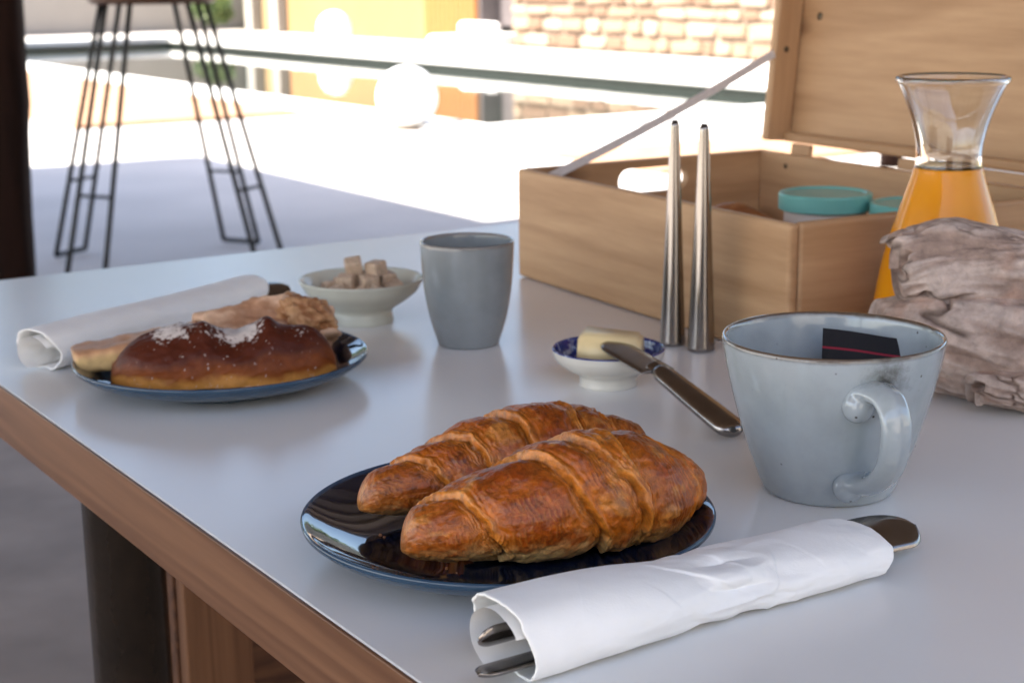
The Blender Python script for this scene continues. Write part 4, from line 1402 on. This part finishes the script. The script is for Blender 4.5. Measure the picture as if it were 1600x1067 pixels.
screw(lid, (-L1 / 2 + 0.036, 0.0299, 0.128), (math.pi / 2, 0, 0), 0.004)
screw(bx, (-L1 + 0.052, L2 - TK - 0.0001, HB - 0.012), (math.pi / 2, 0, 0), 0.0026)
# strap from the lid rim down to the end board
p0 = np.array([-L1 + 0.0115, L2 + 0.004, HB + 0.098])
p1 = np.array([-L1 + 0.0115, TK + 0.018, HB - 0.010])
pts = [p0 * (1 - t) + p1 * t + np.array([0.0, 0, -0.004 * math.sin(math.pi * t)]) for t in np.linspace(0, 1, 24)]
rc = np.array([(-0.0006, -0.0042), (0.0006, -0.0042), (0.0006, 0.0042), (-0.0006, 0.0042)])
link('strap', sweep(pts, lambda i: rc), 'strap_webbing', bx)
# what is in the box
def jar(lx, ly, label, h=0.078, rz=0):
    w_ = bx.matrix_basis @ Vector((lx, ly, 0.0125))
    e = empty('lidded_jar', w_, rz)
    tag(e, label, 'jar', 'jars with turquoise lids')
    link('body', lathe_mesh(smooth_prof([(0, 0.0005), (0.030, 0.0005), (0.034, 0.004), (0.035, 0.03), (0.0345, h - 0.004), (0.033, h)], 4) + [(0, h)], 56), 'jar_white', e, smooth=True)
    link('lid', lathe_mesh([(0.0375, h - 0.010), (0.0395, h - 0.009), (0.0397, h + 0.003), (0.0385, h + 0.0048), (0.035, h + 0.005), (0.0335, h + 0.0035), (0, h + 0.0032)], 56), 'turquoise_plastic', e, smooth=False)
    return e
bpy.context.view_layer.update()
jar(-0.140, 0.150, 'jar with turquoise lid in the pine box, nearer the back corner', 0.084)
jar(-0.070, 0.190, 'jar with turquoise lid in the pine box, half behind the carafe', 0.080)
wv_ = bx.matrix_basis @ Vector((-0.215, 0.110, 0.0125))
o = link('bread_roll', lump(0.042, 0.035, 0.038, (0.30, 0.11, 0.04), (0.42, 0.19, 0.07), 6, 0.06, flat=0.92), 'pastry_crust', None, (wv_.x, wv_.y, wv_.z + 0.0352), smooth=True)
tag(o, 'brown bread roll barely showing above the front board of the box', 'bread roll')

# ------------------------------------------------------------------ carafe of juice
ca = empty('juice_carafe', (0.3185, 1.168, T))
tag(ca, 'glass carafe of orange juice in front of the wooden box', 'carafe')
outp = smooth_prof([(0.0, 0.0008), (0.040, 0.0006), (0.0485, 0.004), (0.0515, 0.014), (0.0500, 0.040), (0.0440, 0.078), (0.0345, 0.112), (0.0262, 0.138), (0.0236, 0.150), (0.0242, 0.164), (0.0285, 0.182), (0.0355, 0.200), (0.0386, 0.2062)], 7)
inp = smooth_prof([(0.0362, 0.2074), (0.0330, 0.2000), (0.0262, 0.182), (0.0219, 0.164), (0.0213, 0.150), (0.0238, 0.138), (0.0320, 0.112), (0.0415, 0.078), (0.0475, 0.040), (0.0485, 0.016), (0.044, 0.0095), (0.030, 0.0065), (0.0, 0.0065)], 7)
link('glass', lathe_mesh(outp + [(0.0402, 0.2074), (0.0406, 0.2092), (0.0400, 0.2108), (0.0386, 0.2114), (0.0372, 0.2106), (0.0366, 0.2092)] + inp, 96), 'clear_glass', ca, smooth=True)
jp = [(r + 0.00025, z + 0.0002) for r, z in outp if z < 0.1465]
link('juice', lathe_mesh([(0, 0.0004)] + jp[1:] + [(0.0219, 0.1474), (0.0205, 0.1466), (0, 0.1464)], 96), 'orange_juice', ca, smooth=True)

# ------------------------------------------------------------------ driftwood
def drift_limb(path, ra, rb, seed, amp=0.22, n=240, m=200, hand=1.0):
    k = np.linspace(0, 1, len(path))
    s_ = np.linspace(0, 1, n)
    A = np.stack([np.interp(s_, k, [p[c] for p in path]) for c in range(3)], 1)
    ker = np.ones(41) / 41
    for c in range(3):
        pad = np.concatenate([2 * A[0, c] - A[20:0:-1, c], A[:, c], 2 * A[-1, c] - A[-2:-22:-1, c]])
        A[:, c] = np.convolve(pad, ker, 'valid')
    RA = np.interp(s_, np.linspace(0, 1, len(ra)), ra)
    RB = np.interp(s_, np.linspace(0, 1, len(rb)), rb)
    endc = np.sqrt(np.clip(1 - (np.clip(np.abs(2 * s_ - 1) - 0.93, 0, 0.07) / 0.07) ** 2.5, 0.0, 1))
    ph_ = np.linspace(0, 2 * math.pi, m, endpoint=False)
    Sg, PHg = np.meshgrid(s_, ph_, indexing='ij')
    tw = PHg + Sg * 1.3 * hand
    Q = np.stack([Sg * 3.0, np.cos(PHg) * 1.1, np.sin(PHg) * 1.1], -1).reshape(-1, 3)
    big = fbm(Q, 1.0, 3, seed).reshape(n, m)
    # grain: long grooves round the limb
    G = np.stack([Sg * 5.0 + 0.35 * big, np.cos(tw) * 5.0, np.sin(tw) * 5.0], -1).reshape(-1, 3)
    gr = fbm(G, 1.0, 4, seed + 3).reshape(n, m)
    rg = np.abs(fbm(G * np.array([0.8, 0.30, 0.30]), 1.0, 3, seed + 6).reshape(n, m))
    crack = np.exp(-(rg / 0.10) ** 2) * sstep(-0.1, 0.4, big + 0.3 * gr)
    f = 1 + amp * big + 0.06 * gr - 0.14 * crack
    # flake the ends
    tgx, tg = frames(A)
    V = np.zeros((n, m, 3))
    for i in range(n):
        sdv = np.cross(tg[i], (0, 0, 1.0))
        sdv /= np.linalg.norm(sdv)
        u = np.cross(sdv, tg[i])
        V[i] = A[i] + np.outer(np.cos(ph_) * RA[i] * endc[i] * f[i], sdv) + np.outer(np.sin(ph_) * RB[i] * endc[i] * f[i], u)
        q = max(0, 1 - i / 22.0)
        if q:
            V[i] += np.outer(0.010 * q * fbm(np.stack([np.cos(ph_) * 3, np.sin(ph_) * 3, ph_ * 0 + seed], 1), 1, 3, seed), tg[i])
    V[..., 2] = np.maximum(V[..., 2], 0.0012)
    P = V.reshape(-1, 3)
    c0 = np.array([0.345, 0.245, 0.20])
    c1 = np.array([0.53, 0.42, 0.365])
    c2 = np.array([0.13, 0.085, 0.065])
    c3 = np.array([0.40, 0.235, 0.17])
    w_ = sstep(-0.5, 0.6, gr + 0.5 * big).reshape(-1, 1)
    col = c0 * (1 - w_) + c1 * w_
    rs = sstep(0.25, 0.8, fbm(P, 40, 3, seed + 8)).reshape(-1, 1)
    col = col * (1 - 0.5 * rs) + c3 * 0.5 * rs
    ck = crack.reshape(-1, 1)
    col = col * (1 - 0.85 * ck) + c2 * 0.85 * ck
    return grid_mesh(P, n, m, True, True, col.clip(0, 1))
dw = empty('driftwood', (0.33, 1.05, T))
tag(dw, 'gnarled grey driftwood lying right of the mug before the carafe', 'driftwood')
def dpart(name, *a, **k):
    o = link(name, drift_limb(*a, **k), 'driftwood_bark', dw, smooth=True)
    o.location = (-0.33, -1.05, 0)
    return o
dpart('trunk_mass', [(0.250, 1.085, 0.040), (0.29, 1.075, 0.042), (0.34, 1.058, 0.042), (0.40, 1.045, 0.045), (0.50, 1.04, 0.045)], [0.026, 0.040, 0.044, 0.046, 0.042], [0.024, 0.040, 0.046, 0.048, 0.046], 5, amp=0.16)
dpart('upper_limb', [(0.265, 1.080, 0.088), (0.29, 1.074, 0.090), (0.33, 1.064, 0.081), (0.39, 1.050, 0.068), (0.50, 1.04, 0.060)], [0.022, 0.028, 0.032, 0.036, 0.038], [0.024, 0.029, 0.032, 0.036, 0.038], 14, amp=0.18, hand=-1.0)
dpart('split_shard', [(0.262, 1.086, 0.106), (0.295, 1.080, 0.114), (0.335, 1.070, 0.105), (0.40, 1.058, 0.088)], [0.012, 0.015, 0.016, 0.012], [0.005, 0.008, 0.009, 0.007], 17, amp=0.3)
dpart('root_knob', [(0.305, 1.035, 0.018), (0.35, 1.020, 0.017), (0.44, 1.012, 0.016)], [0.016, 0.022, 0.018], [0.012, 0.015, 0.012], 23, amp=0.3)

# ------------------------------------------------------------------ large mug and tea packet
MG = (0.179, 0.876)
mg = empty('large_mug', (MG[0], MG[1], T), 0)
tag(mg, 'large grey blue stoneware mug with curled handle in front', 'mug')
prof = smooth_prof([(0.0, 0.003), (0.030, 0.0025), (0.0345, 0.0004), (0.0372, 0.0022), (0.0412, 0.012), (0.0478, 0.030), (0.0541, 0.052), (0.0588, 0.072), (0.0614, 0.0868)], 7) + \
       [(0.0616, 0.0884), (0.0608, 0.0896), (0.0596, 0.0893)] + smooth_prof([(0.0588, 0.0878), (0.0562, 0.072), (0.0514, 0.052), (0.0450, 0.030), (0.034, 0.0105), (0.020, 0.0068), (0, 0.0062)], 7)
link('bowl', lathe_mesh(prof, 128, wob=lambda a, z: 0.006 * math.sin(2 * a + 0.6) + 0.003 * math.sin(3 * a + 30 * z)), 'mug_glaze', mg, smooth=True)
# strap handle with a rib, flared where it joins the bowl
ha = R(-90 + 11)
hd_ = np.array([math.cos(ha), math.sin(ha), 0])
oa = R(-90 + 15)
od_ = np.array([math.cos(oa), math.sin(oa), 0])
hp = smooth_prof([(0.0535, 0.0690, 0.0), (0.0600, 0.0715, 0.004), (0.0610, 0.0700, 0.016), (0.0600, 0.0610, 0.0240), (0.0575, 0.0480, 0.0265), (0.0550, 0.0350, 0.0240), (0.0505, 0.0240, 0.0165), (0.0470, 0.0180, 0.0060), (0.0420, 0.0165, -0.001)], 9)
path = np.array([hd_ * r_ * 0.97 + od_ * o_ + np.array([0, 0, z_]) for r_, z_, o_ in hp])
nn = len(path)
am = np.linspace(0, 2 * math.pi, 28, endpoint=False)
tw_ = np.array([-math.sin(oa), math.cos(oa), 0])
V = []
pth, tgs = frames(path)
for i in range(nn):
    t = i / (nn - 1)
    fl = math.exp(-(t / 0.16) ** 2) + 0.9 * math.exp(-((1 - t) / 0.18) ** 2)
    wd = 0.0088 + 0.0062 * fl
    th_ = 0.0046 + 0.0020 * fl
    nrm = np.cross(tw_, tgs[i])
    nrm /= np.linalg.norm(nrm)
    rib = 0.0011 * np.exp(-((np.cos(am)) / 0.28) ** 2) * (1 - 0.6 * fl)
    V.append(pth[i] + np.outer(np.cos(am) * wd, tw_) + np.outer(np.sin(am) * (th_ + rib), nrm))
hm = [grid_mesh(np.concatenate(V), nn, 28, True, True)]
for (r_, z_, s0, sx_, sz_) in ((0.0555, 0.0655, -0.0080, 0.0088, 0.0095), (0.0440, 0.0165, -0.0070, 0.0085, 0.0085)):
    c = hd_ * r_ + tw_ * s0 + np.array([0, 0, z_ - 0.002])
    th = np.linspace(0, math.pi, 20)
    lm = lathe_mesh([(0, -sz_)] + [(sx_ * math.sin(x), -sz_ * math.cos(x)) for x in th[1:-1]] + [(0, sz_)], 28)
    lm.transform(Matrix.Translation(Vector(c)))
    hm.append(lm)
ho = link('handle', join_meshes(hm), 'mug_glaze', mg, smooth=True)
rm_ = ho.modifiers.new('Remesh', 'REMESH')
rm_.mode = 'VOXEL'
rm_.voxel_size = 0.0008
rm_.use_smooth_shade = True
sm_ = ho.modifiers.new('Smooth', 'SMOOTH')
sm_.iterations = 14
sm_.factor = 0.6

bm = bmesh.new()
bmesh.ops.create_grid(bm, x_segments=14, y_segments=10, size=0.5)
for v in bm.verts:
    x, y = v.co.x, v.co.y
    v.co = Vector((x * 0.055, 0.0022 * math.cos(math.pi * y) * math.cos(math.pi * x) + 0.0012 * math.sin(7 * x), (y + 0.5) * 0.062 - 0.004 * x))
bot = bmesh.ops.duplicate(bm, geom=bm.faces[:] + bm.verts[:] + bm.edges[:])
for v in [g for g in bot['geom'] if isinstance(g, bmesh.types.BMVert)]:
    v.co.y = 0.0012 * math.sin(7 * v.co.x / 0.055) - 0.0004 - 0.8 * (v.co.y - 0.0012 * math.sin(7 * v.co.x / 0.055))
bmesh.ops.remove_doubles(bm, verts=bm.verts[:], dist=0.00005)
tp = link('tea_packet', bm_mesh(bm), 'packet_foil', None, (MG[0] + 0.024, MG[1] + 0.012, T + 0.024), rot=(R(-24), R(4), R(-3)), smooth=True)
tag(tp, 'black tea packet with a red line standing in the large mug', 'packet')
